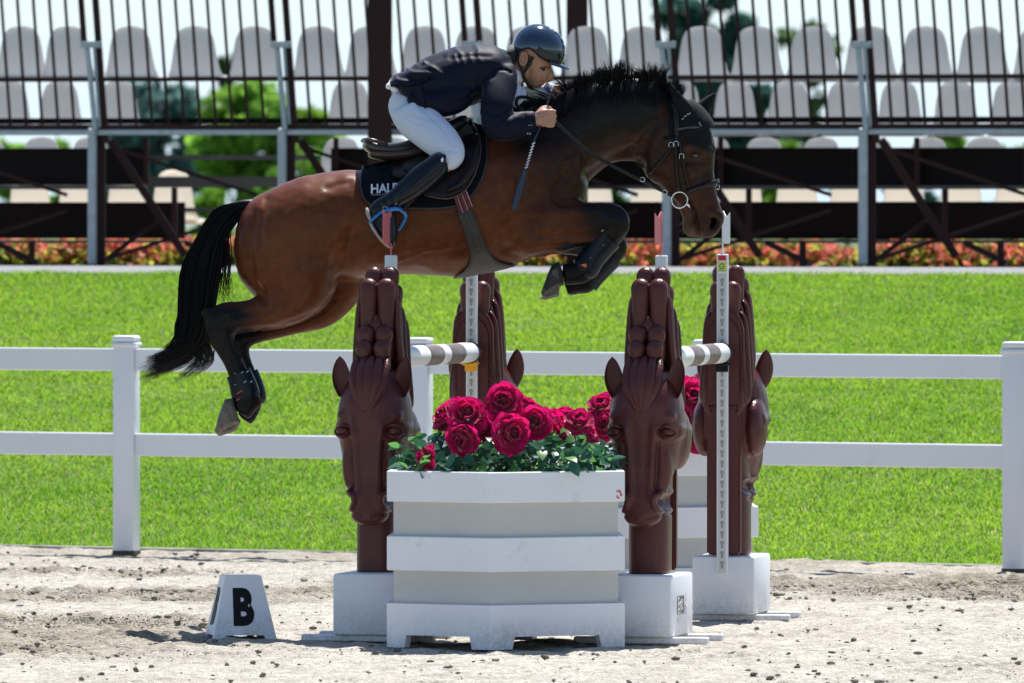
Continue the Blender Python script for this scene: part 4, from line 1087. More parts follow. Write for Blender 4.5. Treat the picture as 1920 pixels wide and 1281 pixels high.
horse_me = fuse(hb, .0115, 9)
# sculpted muscle lines on the near side
for poly, sg, am in (
    ([(632, 470), (622, 520), (624, 560), (600, 588), (520, 617), (450, 622)], 9, -.010), ([(660, 440), (640, 500), (636, 525)], 16, -.018), ([(478, 400), (466, 455), (472, 520), (498, 566)], 8, -.010),
    ([(500, 372), (488, 420), (492, 500)], 7, -.008), ([(612, 352), (640, 345), (655, 342)], 6, -.006), ([(650, 338), (668, 343)], 12, .005),
    ([(955, 470), (985, 492), (1040, 478)], 9, -.010), ([(985, 330), (1010, 390), (1000, 430)], 16, -.014), ([(930, 330), (960, 400), (950, 460)], 22, -.012), ([(1060, 330), (1040, 370), (1066, 384)], 11, -.014),
    ([(1000, 400), (1060, 398), (1120, 395)], 9, .007), ([(1010, 445), (1090, 436), (1130, 430)], 7, -.009), ([(1050, 420), (1120, 414)], 6, -.006),
    ([(1195, 320), (1215, 255), (1250, 215)], 10, -.014), ([(1100, 330), (1160, 290), (1205, 270)], 10, -.010), ([(1215, 345), (1250, 370), (1285, 398)], 7, -.008),
    ([(1262, 345), (1300, 335), (1330, 320)], 7, -.007), ([(1290, 312), (1318, 352), (1330, 395)], 6, .006), ([(1318, 300), (1322, 350), (1330, 400)], 7, -.007), ([(1285, 306), (1303, 302), (1318, 305)], 5, -.008), ([(1285, 275), (1303, 270), (1322, 280)], 7, .010),
    ([(1290, 380), (1300, 392), (1305, 420), (1309, 438)], 3.4, -.022), ([(1339, 411), (1343, 419), (1337, 425)], 5.5, -.040), ([(1330, 400), (1348, 404)], 7, .008), ([(540, 560), (500, 585), (440, 590)], 7, -.006), ([(425, 600), (440, 640), (458, 690)], 5, -.006), ([(415, 575), (450, 578)], 6, -.005)):
    carve(horse_me, poly, sg, am * 1.35)
a = co(horse_me); nn0 = nrm(horse_me); x, y = pix(a)
lump = .0060 * (noise2(x + 60 * nn0[:, 1], y, 62, 61) - .5) + .0046 * (noise2(x, y + 40 * nn0[:, 1], 27, 62) - .5) + .0022 * (noise2(x * .5 + y, y - .5 * x, 11, 63) - .5)
setco(horse_me, a + nn0 * lump[:, None]); a = co(horse_me)
for vein in ([(905, 440), (860, 462), (800, 470), (740, 492)], [(1070, 395), (1040, 430), (1010, 462)], [(1290, 335), (1262, 352), (1248, 330)], [(560, 505), (585, 540), (570, 575)], [(470, 590), (440, 600), (432, 650)], [(1302, 318), (1312, 345), (1322, 372)]): carve(horse_me, vein, 2.6, .0028)
a = co(horse_me); x, y = pix(a)
n1 = noise2(x, y, 37, 31); n2 = noise2(x, y, 9, 32)
bay = np.array([.118, .030, .0105]); lite = np.array([.175, .058, .019]); blk = np.array([.0065, .0060, .0070])
c = bay[None] * (1 - (.55 * n1)[:, None]) + lite[None] * (.55 * n1)[:, None]
bell = ss(470, 520, y) * ss(600, 700, x) * (1 - ss(930, 980, x)); c = c * (1 - .4 * bell[:, None]) + lite[None] * .4 * bell[:, None]
dark = np.zeros(len(a))
crest = 330 - (x - 930) * .17
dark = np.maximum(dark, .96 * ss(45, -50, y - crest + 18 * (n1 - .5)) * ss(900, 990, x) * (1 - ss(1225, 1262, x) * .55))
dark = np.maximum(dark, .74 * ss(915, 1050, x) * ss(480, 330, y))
dark = np.maximum(dark, .98 * ss(1035, 1110, x + .5 * (390 - y)) * ss(372, 388, y) * (x < 1190))
dark = np.maximum(dark, .99 * (y > 455) * ss(1030, 1060, x) * (x < 1200) * (1 - (x > 1190) * (y < 470)))
dark = np.maximum(dark, .99 * ss(505, 440, x) * ss(540, 585, y))
dark = np.maximum(dark, .99 * (y > 618) * ss(530, 470, x))
dark = np.maximum(dark, .75 * ss(95, 30, np.hypot(x - 1338, (y - 436))) )
dark = np.maximum(dark, .50 * ss(1235, 1270, x) * (y < 460))
dark = np.maximum(dark, .9 * ss(14, 4, np.hypot((x - 1303) / 1.6, y - 291)) * (x > 1200))
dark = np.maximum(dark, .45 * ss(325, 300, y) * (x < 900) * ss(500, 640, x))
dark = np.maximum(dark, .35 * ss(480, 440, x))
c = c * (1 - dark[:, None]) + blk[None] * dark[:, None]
lips = (.55 * ss(12, 3, segdist(x, y, [(1288, 400), (1284, 425), (1298, 436), (1310, 440)])))[:, None]; c = c * (1 - lips) + np.array([.13, .085, .065]) * lips
ln_ = (.85 * ss(3.5, 1.2, segdist(x, y, [(1292, 384), (1300, 392), (1305, 420), (1309, 438)])) + .9 * ss(8, 4, segdist(x, y, [(1339, 412), (1343, 419), (1337, 424)])))[:, None]; c = c * (1 - np.minimum(ln_, 1)) + np.array([.003, .002, .002]) * np.minimum(ln_, 1)  # recess shade of mouth gap and nostril painted into the coat colour
c *= (.86 + .28 * n2)[:, None]
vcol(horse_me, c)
coatm = pm('bay_coat', (.1, .03, .01), 0.40, attr='coat', var=.22, vs=34, bump=.16, bs=200, spec=.13, coat=.07, sheen=.0, dist=.003)
horse_me.materials.append(coatm); horse_me.name = 'horse'
hc = P(800, 1186, HD)
horse = thing('horse', (hc.x, hc.y, P(800, 420, HD).z), 'bay horse with black mane and tail leaping over the jump', 'horse')
off = np.array(horse.location); setco(horse_me, co(horse_me) - off)
body = link('body', horse_me, horse)
bpy.context.view_layer.update()
dg = bpy.context.evaluated_depsgraph_get()
def bvh_of(*objs):
    vv, ff = [], []
    for o in objs:
        L = parent_loc(o) 
        k = len(vv); vv += [v.co + L for v in o.data.vertices]; ff += [tuple(i + k for i in p.vertices) for p in o.data.polygons]
    return BVHTree.FromPolygons(vv, ff)
BV = bvh_of(body)
EYE = Vector((0, 0, H))
def onto(px, py, lift=.004, bv=None, default=None):
    """the point of the horse's near side that lies at this place of the outline, lifted outwards"""
    q = P(px, py, HD); d = (q - EYE).normalized(); hit = (bv or BV).ray_cast(EYE, d, 60)
    if hit[0] is None: return q + Vector((0, default if default is not None else 0, 0))
    return hit[0] + hit[1] * lift * .4 - d * lift * .8
hoofm = pm('hoof_horn', (.20, .17, .14), .65, var=.5, vs=30, bump=.4, bs=60, grime=((.06, .05, .04), 22, .5, .7))
hoofd = pm('hoof_dark', (.035, .030, .027), .6, var=.4, vs=30, grime=((.22, .19, .15), 16, .58, .72))
def hoof(ax, sole, dy, nm='hoof'):
    (x0, y0, r0), (x1, y1, r1) = ax, sole
    st = [(x0 + (x0 - x1) * .18, y0 + (y0 - y1) * .18, r0 * .86, r0 * kh * .9, dy), (x0, y0, r0, r0 * kh * 1.05, dy), ((x0 + x1) / 2, (y0 + y1) / 2, (r0 + r1) / 2, (r0 + r1) / 2 * kh * 1.2, dy), (x1, y1, r1, r1 * kh * 1.35, dy)]
    v, f = loft(st, HD, n=20, sub=3); o = mk(nm, v, f, hoofd, horse, True); sharp(o.data, 45)
    # iron shoe with a gap at the heels
    v, f = loft([(x1, y1, r1 * 1.0, r1 * kh * 1.33, dy), (x1 + (x1 - x0) * .10, y1 + (y1 - y0) * .10, r1 * .98, r1 * kh * 1.3, dy)], HD, n=20, sub=1)
    s = mk('horseshoe', v, f, hoofm, o, False); 
    v, f = loft([(x1 + (x1 - x0) * .12, y1 + (y1 - y0) * .12, r1 * .80, r1 * kh * 1.05, dy), (x1 + (x1 - x0) * .03, y1 + (y1 - y0) * .03, r1 * .6, r1 * kh * .8, dy)], HD, n=20, sub=1)
    mk('sole', v, f, hoofm, o, False)
def hoof2(quad, dy, th, mat):
    """hoof drawn in side view (outline in order) with rounded depth"""
    vv, ff = [], []; n = len(quad); cxq = sum(p[0] for p in quad) / n; cyq = sum(p[1] for p in quad) / n; rows = []
    for t in np.linspace(-1, 1, 7):
        s = math.sqrt(max(0, 1 - (abs(t) ** 3) * .55)) if abs(t) < 1 else .62
        rows.append([P(cxq + (px - cxq) * s, cyq + (py - cyq) * s, HD) + Vector((0, dy + t * th, 0)) for px, py in quad])
    v, f = rings(rows, n); o = mk('hoof', v, f, mat, horse, True); sharp(o.data, 40); return o
hoof2([(423, 748), (438, 745), (446, 770), (450, 791), (432, 799), (408, 813), (404, 808), (412, 776)], -.13, .052, hoofm)
hoof2([(438, 768), (450, 792), (441, 809), (412, 819), (405, 817), (420, 790)], .13, .05, hoofm)
hoof2([(1034, 497), (1048, 490), (1055, 510), (1057, 534), (1040, 541), (1017, 556), (1014, 548), (1026, 515)], -.15, .052, hoofd)
hoof2([(1046, 520), (1050, 538), (1048, 556), (1024, 563), (1012, 561), (1030, 540)], .14, .05, hoofm)
# tendon and fetlock boots
bootm = pm('boot_shell', (.006, .010, .018), .32, var=.2, vs=20, coat=.1, spec=.2); bootl = pm('boot_liner', (.012, .012, .014), .7)
def hboot(st, bands, accent, dy):
    v, f = loft(st, HD, n=20, sub=4); o = mk('tendon_boot', v, f, bootm, horse, True); sharp(o.data, 60)
    for (x0, y0, x1, y1, w_) in bands:
        v, f = ptube([P(x0, y0, HD) + Vector((0, dy - st[0][3] - .003, 0)), P(x1, y1, HD) + Vector((0, dy - st[0][3] - .003, 0))], (w_ * kh,) * 2, n=6, sub=1); mk('strap', v, f, M['galv'], o)
    for pts, mt in accent:
        q = [P(px, py, HD) + Vector((0, dy - max(s[3] for s in st) - .004, 0)) for px, py in pts]; vv = q + [p + Vector((0, .006, 0)) for p in q]; n = len(q)
        mk('badge', vv, [tuple(range(n)), tuple(range(2 * n - 1, n - 1, -1))] + [(i, i + n, (i + 1) % n + n, (i + 1) % n) for i in range(n)], mt, o)
orng = pm('orange_badge', (.75, .16, .03), .5)
hboot([(1140, 446, 27, .045, -.15), (1124, 466, 25, .040, -.15), (1110, 484, 24, .040, -.15), (1097, 502, 26, .046, -.15), (1090, 510, 20, .040, -.15)],
      [(1127, 434, 1131, 431, 1.2), (1130, 459, 1131, 459.6, 1.6), (1106, 483, 1107, 483.6, 1.6)], [([(1088, 496), (1099, 494), (1099, 501), (1096, 501)], orng)], -.15)
hboot([(1146, 480, 25, .042, .14), (1130, 500, 22, .038, .14), (1114, 518, 21, .038, .14), (1102, 530, 23, .042, .14)], [], [], .14)
hboot([(448, 698, 24, .036, -.13), (455, 715, 25, .039, -.13), (461, 735, 27, .043, -.13), (463, 746, 25, .043, -.13)],
      [(441, 700, 443, 699, 1), (454, 699, 458, 696, 1), (464, 697, 468, 694, 1), (459, 717, 464, 713, 1), (471, 716, 475, 713, 1), (442, 721, 444, 720, 1)], [([(445, 737), (456, 730), (457, 732), (446, 739)], M['red']), ([(444, 749), (452, 746), (452, 748), (446, 750)], M['red'])], -.13)
hboot([(462, 700, 21, .034, .13), (470, 722, 22, .037, .13), (476, 744, 22, .04, .13), (475, 754, 19, .038, .13)], [], [], .13)
# eye, ears
v, f = ball(1303, 291, 6.6, 4.8, .012, HD, 0); ep = onto(1303, 291, -.004); dv = ep - P(1303, 291, HD)
mk('eye', [p + dv for p in v], f, pm('dark_eye', (.006, .005, .006), .08, coat=1.0), horse, True)
bonnet = pm('black_fabric', (.007, .009, .012), .8, var=.3, vs=40, bump=.4, bs=300, sheen=.03, spec=.2, dist=.002)
def ear(st):
    v, f = loft(st, HD, n=14, sub=5); o = mk('ear', v, f, bonnet, horse, True); return o
ear([(1302, 226, 15, .028, .05), (1311, 213, 19, .028, .055), (1322, 199, 14, .020, .06), (1333, 185, 8, .011, .065), (1342, 174, 1, .003, .07)])
ear([(1290, 226, 15, .026, -.05), (1284, 207, 16, .024, -.06), (1273, 190, 12, .018, -.065), (1263, 172, 7, .012, -.066), (1256, 157, 1.5, .003, -.065)])
# ear bonnet: a cloth cap shell over poll and forehead with a pointed fringe
v, f = loft([(1262, 200, 36, .072), (1270, 220, 51, .083), (1276, 240, 60, .094), (1280, 254, 60, .099)], HD, n=26, sub=4, expo=2.2)
# keep the front part only (towards the face)
keep = [p for p in f]
vx = [toP(p)[0] - 1262 + (toP(p)[1] - 232) * .25 for p in v]
f = [q for q in f if sum(vx[i] for i in q) / len(q) > -6 and len(q) == 4]
o = mk('ear_bonnet', v, f, bonnet, horse, True)
s_ = o.modifiers.new('thickness', 'SOLIDIFY'); s_.thickness = .004
fr = [(1279, 252), (1292, 268), (1306, 276), (1322, 281), (1336, 287), (1342, 284), (1337, 270), (1332, 255), (1327, 240), (1310, 235), (1290, 238)]
def drape(name, poly, lift, mat, parent, rows=7, bv=None, default=0.0, thick=.004, seg=6):
    """cloth or leather plate lying on the horse: outline mapped onto its side"""
    pts = []
    for (x0, y0), (x1, y1) in zip(poly, poly[1:] + poly[:1]):
        for k in range(seg): pts.append((x0 + (x1 - x0) * k / seg, y0 + (y1 - y0) * k / seg))
    n = len(pts); cx_ = sum(p[0] for p in pts) / n; cy_ = sum(p[1] for p in pts) / n
    vv = []; ff = []
    for r in range(rows + 1):
        s = 1 - r / rows * .999
        for px, py in pts: vv.append(onto(cx_ + (px - cx_) * s, cy_ + (py - cy_) * s, lift, bv, default))
    for r in range(rows):
        for k in range(n): ff.append((r * n + k, r * n + (k + 1) % n, (r + 1) * n + (k + 1) % n, (r + 1) * n + k))
    o = mk(name, vv, ff, mat, parent, True)
    md = o.modifiers.new('thickness', 'SOLIDIFY'); md.thickness = thick; md.offset = 0
    return o
fo = drape('bonnet_fringe', fr, .008, bonnet, o, rows=6)
# lettering and trim on the bonnet
for k in range(7): 
    p = onto(1279 + k * 2.3, 224 - k * 1.7 - (2 if k in (2, 4) else 0), .016); v, f = ball(0, 0, .9, .9, .002, HD); q0 = P(0, 0, HD); mk('stitch_mark', [p + (w_ - q0) for w_ in v], f, M['white'], o)
trim = drape('bonnet_badge', [(1309, 231), (1318, 226), (1322, 233), (1324, 238), (1312, 237)], .014, pm('blue_white_trim', (.45, .5, .75), .4), o, rows=2)

# hair: mane and tail as many tapered strands
hairm = pm('black_hair', (.0075, .0065, .008), .42, spec=.22)
def strands(name, paths, w0, mat, parent, taper=.15):
    VV, FF = [], []; k = 0; L = parent_loc(parent)
    for pts in paths:
        m = len(pts)
        for i, p in enumerate(pts):
            t = i / (m - 1); wv = w0 * (1 - (1 - taper) * t ** 1.5)
            d = (pts[min(i + 1, m - 1)] - pts[max(i - 1, 0)]).normalized(); s = d.cross(Vector((0, 1, 0))); s = s.normalized() if s.length > 1e-4 else Vector((1, 0, 0)); u = Vector((0, 1, 0))
            for a in (0, 2.094, 4.189): VV.append(p - L + s * wv * math.cos(a) + u * wv * math.sin(a))
        for i in range(m - 1):
            for a in range(3): FF.append((k + i * 3 + a, k + i * 3 + (a + 1) % 3, k + (i + 1) * 3 + (a + 1) % 3, k + (i + 1) * 3 + a))
        k += 3 * m
    o = link(name, bulk(name, np.array([v[:] for v in VV]), np.array(FF), mat, smooth=True), parent); o['kind'] = 'stuff'; return o
r = random.Random(4)
crestp = catmull([(1005, 214), (1035, 197), (1060, 177), (1100, 155), (1150, 147), (1200, 146), (1235, 152), (1258, 168), (1270, 190)], 8)
paths = []
for k in range(3400):
    u = r.random(); q = u * (len(crestp) - 1); i = min(int(q), len(crestp) - 2); b = crestp[i] + (crestp[i + 1] - crestp[i]) * (q - i)
    dy = r.gauss(0, .022)
    cid = int(b[0] / 11 + .8 * math.sin(dy * 90)); rc_ = random.Random(cid); clump = rc_.uniform(-1, 1); cla = rc_.gauss(0, .30)
    ln = (22 + 15 * clump + r.uniform(-13, 7)) * (1 if b[0] < 1235 else .75) * (1.15 if b[0] < 1100 else 1)
    la = (-.9 + (b[0] - 1040) / 75 if b[0] < 1110 else .05 * math.sin(b[0] * .15)) + r.gauss(0, .13) + cla
    if b[0] > 1230: la += .35
    if b[0] < 1078 and r.random() > .16: continue
    pts = []
    for t in (0, .35, .7, 1):
        pts.append(P(b[0] + ln * (la * t + .12 * la * t * t), b[1] + 12 - (ln + 12) * (t - (.38 * t * t if la < -.3 else .08 * t * t)), HD) + Vector((0, dy * (1 + t), 0)))
    paths.append(pts)
for k in range(700):    # part of the mane that lies down the near side of the neck
    u = r.random(); q = u * (len(crestp) - 1); i = min(int(q), len(crestp) - 2); b = crestp[i] + (crestp[i + 1] - crestp[i]) * (q - i)
    ln = r.uniform(18, 46); pts = []
    for t in (0, .35, .7, 1): pts.append(onto(b[0] - ln * .10 * t + r.uniform(-1, 1), b[1] + 6 + ln * t, .006 + .004 * r.random()))
    paths.append(pts)
for k in range(40):     # fly-away hair in front of the rider
    pts = [P(1062 + r.uniform(-12, 14), 168 + r.uniform(-8, 8), HD)]; ex, ey = r.uniform(-35, -5), r.uniform(-16, 14)
    for t in (.4, .75, 1): pts.append(P(1062 + ex * t, 164 + ey * t - 8 * t, HD) + Vector((0, r.gauss(0, .03), 0)))
    paths.append(pts)
strands('mane', paths, .0023, hairm, horse)
v, f = loft([(476, 382, 9, .03), (455, 387, 12, .035), (428, 404, 16, .04), (405, 436, 22, .045), (388, 480, 29, .05), (378, 520, 30, .05), (372, 560, 28, .045), (368, 600, 26, .04), (360, 632, 18, .030), (350, 652, 7, .015)], HD, n=16, sub=4)
mk('tail_core', v, f, hairm, horse, True)
paths = []
def tail_path(o_, e, stop):
    w_ = lambda s: max(-1.9, min(1.6, o_)) * s
    base = [(474, 384), (448, 392), (420, 412), (397, 450), (382, 495), (375, 540), (371, 585), (363, 630)]
    ws = [5, 8, 13, 20, 26, 26, 24, 23]
    pts = [(x + w_(wv) * .8 + r.uniform(-1, 1), y + (w_(wv) * .7 if i < 3 else 0)) for i, ((x, y), wv) in enumerate(zip(base, ws))]
    if e < .74:
        dy_ = r.uniform(-1, 1)
        pts += [(350 - 8 * e + w_(18), 656 + 10 * dy_), (332 - 14 * e + w_(13), 672 + 16 * dy_), (306 - 14 * e + w_(8), 682 + 19 * dy_), (282 + r.uniform(-10, 14), 690 + 22 * dy_), (260 + r.uniform(-4, 18), 699 + 24 * dy_ + r.uniform(-6, 8))]
    else:
        q = r.random(); c_ = r.uniform(-1, 1)
        pts += [(366 + 26 * q + w_(7), 648), (370 + 32 * q, 668), (362 + 36 * q - 10 * (c_ > 0), 686 + 4 * c_), (348 + 34 * q - 14 * (c_ > 0), 702 + 8 * c_), (326 + 30 * q - 12 * c_, 714 + 8 * c_)]
    m = max(6, int(round(len(pts) * stop)))
    return pts[:m]
for k in range(2300):
    o_ = r.gauss(0, 1); e = r.random(); stop = r.uniform(.55, .95) if r.random() < .84 else r.uniform(.85, 1.0)
    dy = r.gauss(0, .035); pts = catmull(tail_path(o_, e, stop), 2)
    paths.append([P(px, py, HD) + Vector((0, dy * min(1, .3 + .06 * i), 0)) for i, (px, py) in enumerate(pts)])
for k in range(70):     # loose wisps between tail and buttock
    x0, y0 = r.uniform(408, 432), r.uniform(430, 470)
    paths.append([P(x0, y0, HD), P(x0 + r.uniform(-6, 5), y0 + 45, HD), P(x0 + r.uniform(-10, 8), y0 + 80, HD), P(x0 + r.uniform(-12, 14), y0 + r.uniform(95, 120), HD)])
strands('tail', paths, .0021, hairm, horse)
v, f = ptube([onto(1000, 505, .0), ], (0.001,), n=3) if False else ([], [])
paths = []
for k in range(46):     # whiskers
    x0, y0 = r.choice(((1286, 428), (1296, 437), (1318, 446), (1282, 415))); ex, ey = r.uniform(-16, 2), r.uniform(2, 13)
    paths.append([P(x0 + r.uniform(-5, 5), y0 + r.uniform(-4, 1), HD), P(x0 + ex * .5, y0 + ey * .6, HD), P(x0 + ex, y0 + ey, HD)])
strands('whiskers', paths, .0005, pm('whisker', (.25, .22, .2), .5), horse)
# ------------------------------------------------------------------ saddle, pad, girth
leather = pm('brown_black_leather', (.015, .008, .009), .34, var=.3, vs=14, bump=.25, bs=160, spec=.25, dist=.002)
leather2 = pm('tan_edge_leather', (.07, .040, .038), .32, var=.2, vs=14)
padm = pm('navy_pad_cloth', (.006, .008, .013), .85, var=.25, vs=50, bump=.5, bs=260, sheen=.0, spec=.1, dist=.003)
girthm = pm('girth_leather', (.034, .029, .029), .5, var=.25, vs=12, bump=.2, bs=120)
maroon = pm('maroon_elastic', (.10, .020, .028), .7)
pp = onto(800, 330, 0)
pad = thing('saddle_pad', pp, 'black saddle pad with white lettering lying under the saddle', 'saddle pad')
PADP = [(681, 312), (676, 340), (680, 366), (692, 382), (720, 389), (780, 391), (840, 389), (876, 374), (900, 342), (912, 300), (912, 262), (905, 236), (880, 226), (850, 236), (810, 268), (760, 292), (715, 304)]
dr = drape('cloth', PADP, .018, padm, pad, rows=12, thick=.012, seg=5)
BVP = bvh_of(body, dr)
vv = []
for k in range(len(PADP)):
    vv.append(onto(PADP[k][0], PADP[k][1], .026))
v, f = ptube([onto(px, py, .022) for px, py in PADP[:11]], [.0045] * 11, n=8, sub=3); mk('piping', v, f, pm('dark_piping', (.02, .022, .028), .5), pad, True)
# lettering follows the cloth
def cloth_text(body_, x0, y0, size_px, slope, mat, bold, parent, sx=1.25):
    me = text_mesh(body_, 1.0, bold, .0, sx); a = co(me); vv_ = []
    bm = bmesh.new(); bm.from_mesh(me)
    for v_ in bm.verts:
        px, py = x0 + v_.co.x * size_px, y0 - v_.co.y * size_px - v_.co.x * size_px * slope
        v_.co = onto(px, py, .033) - parent_loc(parent)
    o = mbm('lettering', bm, mat, parent); return o
cloth_text('HALF', 695.5, 365, 22, .055, pm('white_thread', (.72, .72, .80), .6), .026, pad, .98)
cloth_text('HORSE ATTITUDE', 697, 369.5, 5.2, .03, pm('grey_thread', (.35, .36, .40), .6), .0, pad, 1.1)

sp = P(770, 285, HD)
sad = thing('saddle', sp, 'dark brown leather jumping saddle on a black pad under the rider', 'saddle')
v, f = loft([(682, 268, 7, .11), (690, 271, 13, .165), (705, 277, 14, .17), (730, 281, 13, .16), (760, 279, 14, .145), (790, 268, 15, .12), (820, 254, 16, .10), (850, 238, 14, .08), (868, 226, 11, .06), (876, 220, 5, .03)], HD, n=24, sub=4, expo=2.6)
mk('seat', v, f, pm('seat_leather', (.030, .018, .019), .30, var=.2, vs=14, spec=.7, bump=.1, bs=120, dist=.002), sad, True)
v, f = ptube([P(x, y, HD) + Vector((0, dy, 0)) for x, y, dy in ((728, 271, -.15), (700, 264, -.165), (686, 263, -.13), (680, 264, 0), (686, 263, .13), (700, 264, .165), (728, 271, .15))], [.006, .009, .010, .010, .010, .009, .006], n=10, sub=4); mk('cantle_roll', v, f, leather2, sad, True)
v, f = loft([(691, 287, 6, .12), (699, 288, 10, .17), (728, 291, 11, .18), (765, 289, 12, .17), (800, 280, 14, .15)], HD, n=22, sub=4, expo=2.5)
mk('panel', v, f, leather2, sad, True)
SKIRT = [(757, 283), (752, 302), (757, 322), (775, 330), (800, 322), (815, 300), (812, 272), (790, 268)]
drape('skirt', SKIRT, .040, leather, sad, rows=8, bv=BVP, thick=.008, default=-.10, seg=6)
drape('sweat_flap', [(735, 320), (740, 308), (752, 296), (768, 300), (772, 330), (752, 337), (738, 334)], .028, leather, sad, rows=6, bv=BVP, thick=.006, default=-.12)
FLAP = [(772, 290), (764, 318), (770, 348), (796, 368), (836, 374), (868, 362), (890, 330), (902, 290), (900, 258), (886, 232), (862, 222), (838, 228), (806, 262)]
fl = drape('flap', FLAP, .034, leather, sad, rows=12, bv=BVP, thick=.008, default=-.06, seg=5)
v, f = ptube([onto(x, y, .044, BVP) for x, y in ((893, 262), (896, 285), (886, 318), (864, 346), (838, 360))], [.008, .016, .019, .016, .008], n=10, sub=4); mk('knee_roll', v, f, leather, sad, True)
v, f = ptube([onto(x, y, .042, BVP) for x, y in FLAP[3:10]], [.004] * 7, n=8, sub=3); mk('welt', v, f, leather2, sad, True)
def ribbon(name, L_, R_, lift, mat, parent, bv=None, sub=6, thick=.004, default=0.0):
    L_, R_ = catmull(L_, sub), catmull(R_, sub); vv, ff = [], []
    nC = 5
    for a_, b_ in zip(L_, R_):
        for c_ in range(nC + 1):
            q = a_ + (b_ - a_) * c_ / nC; vv.append(onto(q[0], q[1], lift, bv, default))
    for i in range(len(L_) - 1):
        for c_ in range(nC): k = i * (nC + 1) + c_; ff.append((k, k + 1, k + nC + 2, k + nC + 1))
    o = mk(name, vv, ff, mat, parent, True); md = o.modifiers.new('thickness', 'SOLIDIFY'); md.thickness = thick; md.offset = 0; return o
gi = ribbon('girth', [(856, 400), (868, 428), (877, 458), (882, 478), (876, 500), (850, 521)], [(880, 386), (893, 416), (904, 446), (916, 470), (934, 489), (968, 497)], .012, girthm, sad, thick=.010)
ribbon('girth_edge', [(868, 395), (881, 424), (892, 452), (901, 474), (904, 494), (905, 508)], [(870, 394), (883, 423), (894, 451), (903, 473), (906, 493), (908, 507)], .020, pm('girth_seam', (.06, .055, .055), .5), gi, thick=.003)
for (a0, a1) in (((846, 358), (861, 402)), ((855, 355), (870, 397)), ((864, 353), (878, 391))):
    ribbon('billet', [a0, ((a0[0] + a1[0]) / 2, (a0[1] + a1[1]) / 2), a1], [(a0[0] + 6.5, a0[1] - 1), ((a0[0] + a1[0]) / 2 + 6.5, (a0[1] + a1[1]) / 2 - 1.5), (a1[0] + 6.5, a1[1] - 3)], .030, maroon, sad, BVP, 4, .004)
    ribbon('billet_seam', [(a0[0] + 6.4, a0[1] - 1), (a1[0] + 6.4, a1[1] - 3)], [(a0[0] + 8.0, a0[1] - 1), (a1[0] + 8.0, a1[1] - 3)], .031, pm('seam_pink', (.45, .25, .27), .6), sad, BVP, 4, .003)
# stirrup leather and blue iron
YL = -.385                      # depth offset of the rider's near foot
v, f = ptube([P(x, y, HD) + Vector((0, dy, 0)) for x, y, dy in ((818, 330, -.335), (790, 358, -.36), (765, 384, YL + .01), (756, 395, YL))], [.012] * 4, n=8, sub=3, flat=.25); mk('stirrup_leather', v, f, leather, sad, True)
blue = pm('blue_anodised', (.03, .22, .62), .28, metal=.35)
pts = [(697, 417, -.06), (703, 411, -.058), (715, 401, -.055), (728, 394.5, -.045), (742, 392, -.03), (752, 393, 0), (760, 400, .03), (762, 405, .045), (759, 415, .055), (752, 427, .058), (748, 432, .06)]
v, f = ptube([P(x, y, HD) + Vector((0, YL + dy, 0)) for x, y, dy in pts], [.005, .0065, .0075, .009, .010, .010, .009, .0085, .0075, .0065, .005], n=10, sub=4); ir = mk('stirrup_iron', v, f, blue, sad, True)
v, f = loft([(695, 415, 2, .03, YL), (698, 420, 4, .055, YL), (704, 430, 4.5, .058, YL), (710, 439, 4, .055, YL), (713, 443, 2, .03, YL)], HD, n=16, sub=3); mk('tread', v, f, M['galv'], ir, True)
for k in range(5): bar('slot', P(733 + k * 4, 390.5 - .3 * k, HD) + Vector((0, YL - .045 + .012 * k, 0)), P(732 + k * 4, 394.5 - .3 * k, HD) + Vector((0, YL - .045 + .012 * k, 0)), .003, .012, M['ink'], ir)
v, f = ptube([P(x, y, HD) + Vector((0, YL - .05, 0)) for x, y in ((722, 397), (720, 391), (724, 388), (730, 391), (731, 395))], [.0015] * 5, n=6, sub=3); mk('release_loop', v, f, M['galv'], ir, True)

# ------------------------------------------------------------------ bridle
br = thing('bridle', onto(1270, 300, .01), 'black leather bridle with ring bit and reins on the horse head', 'bridle')
strap = pm('bridle_leather', (.009, .008, .009), .38, spec=.3); steel = pm('steel', (.75, .76, .78), .22, metal=1.0)
BVH_ = bvh_of(body)
def strapline(name, pts, w_=.0085, lift=.008, mat=None, flat=.35, sub=4):
    q = catmull(pts, 3); v, f = ptube([onto(x, y, lift) for x, y in q], [w_] * len(q), n=8, sub=1, flat=flat); return mk(name, v, f, mat or strap, br, True)
def bigstrap(name, pts, w_=4.2, lift=.010, mat=None):
    q = catmull(pts, 4); Ls, Rs = [], []
    for i in range(len(q)):
        t = q[min(i + 1, len(q) - 1)] - q[max(i - 1, 0)]; t /= np.linalg.norm(t) + 1e-9; nn_ = np.array([-t[1], t[0]]) * w_ / 2
        Ls.append(tuple(q[i] + nn_)); Rs.append(tuple(q[i] - nn_))
    vv, ff = [], []
    for a_, b_ in zip(Ls, Rs): vv += [onto(*a_, lift), onto((a_[0] + b_[0]) / 2, (a_[1] + b_[1]) / 2, lift + .003), onto(*b_, lift)]
    for i in range(len(Ls) - 1):
        for c_ in range(2): k = i * 3 + c_; ff.append((k, k + 1, k + 4, k + 3))
    o = mk(name, vv, ff, mat or strap, br, True); md = o.modifiers.new('thickness', 'SOLIDIFY'); md.thickness = .004; md.offset = 0; return o
bigstrap('headpiece', [(1260, 182), (1266, 210), (1268, 240), (1268, 262)], 10)
bigstrap('cheek_strap', [(1267, 255), (1267, 290), (1269, 325), (1273, 358)], 6.5)
bigstrap('noseband_hanger', [(1273, 255), (1278, 290), (1284, 322), (1291, 350)], 5)
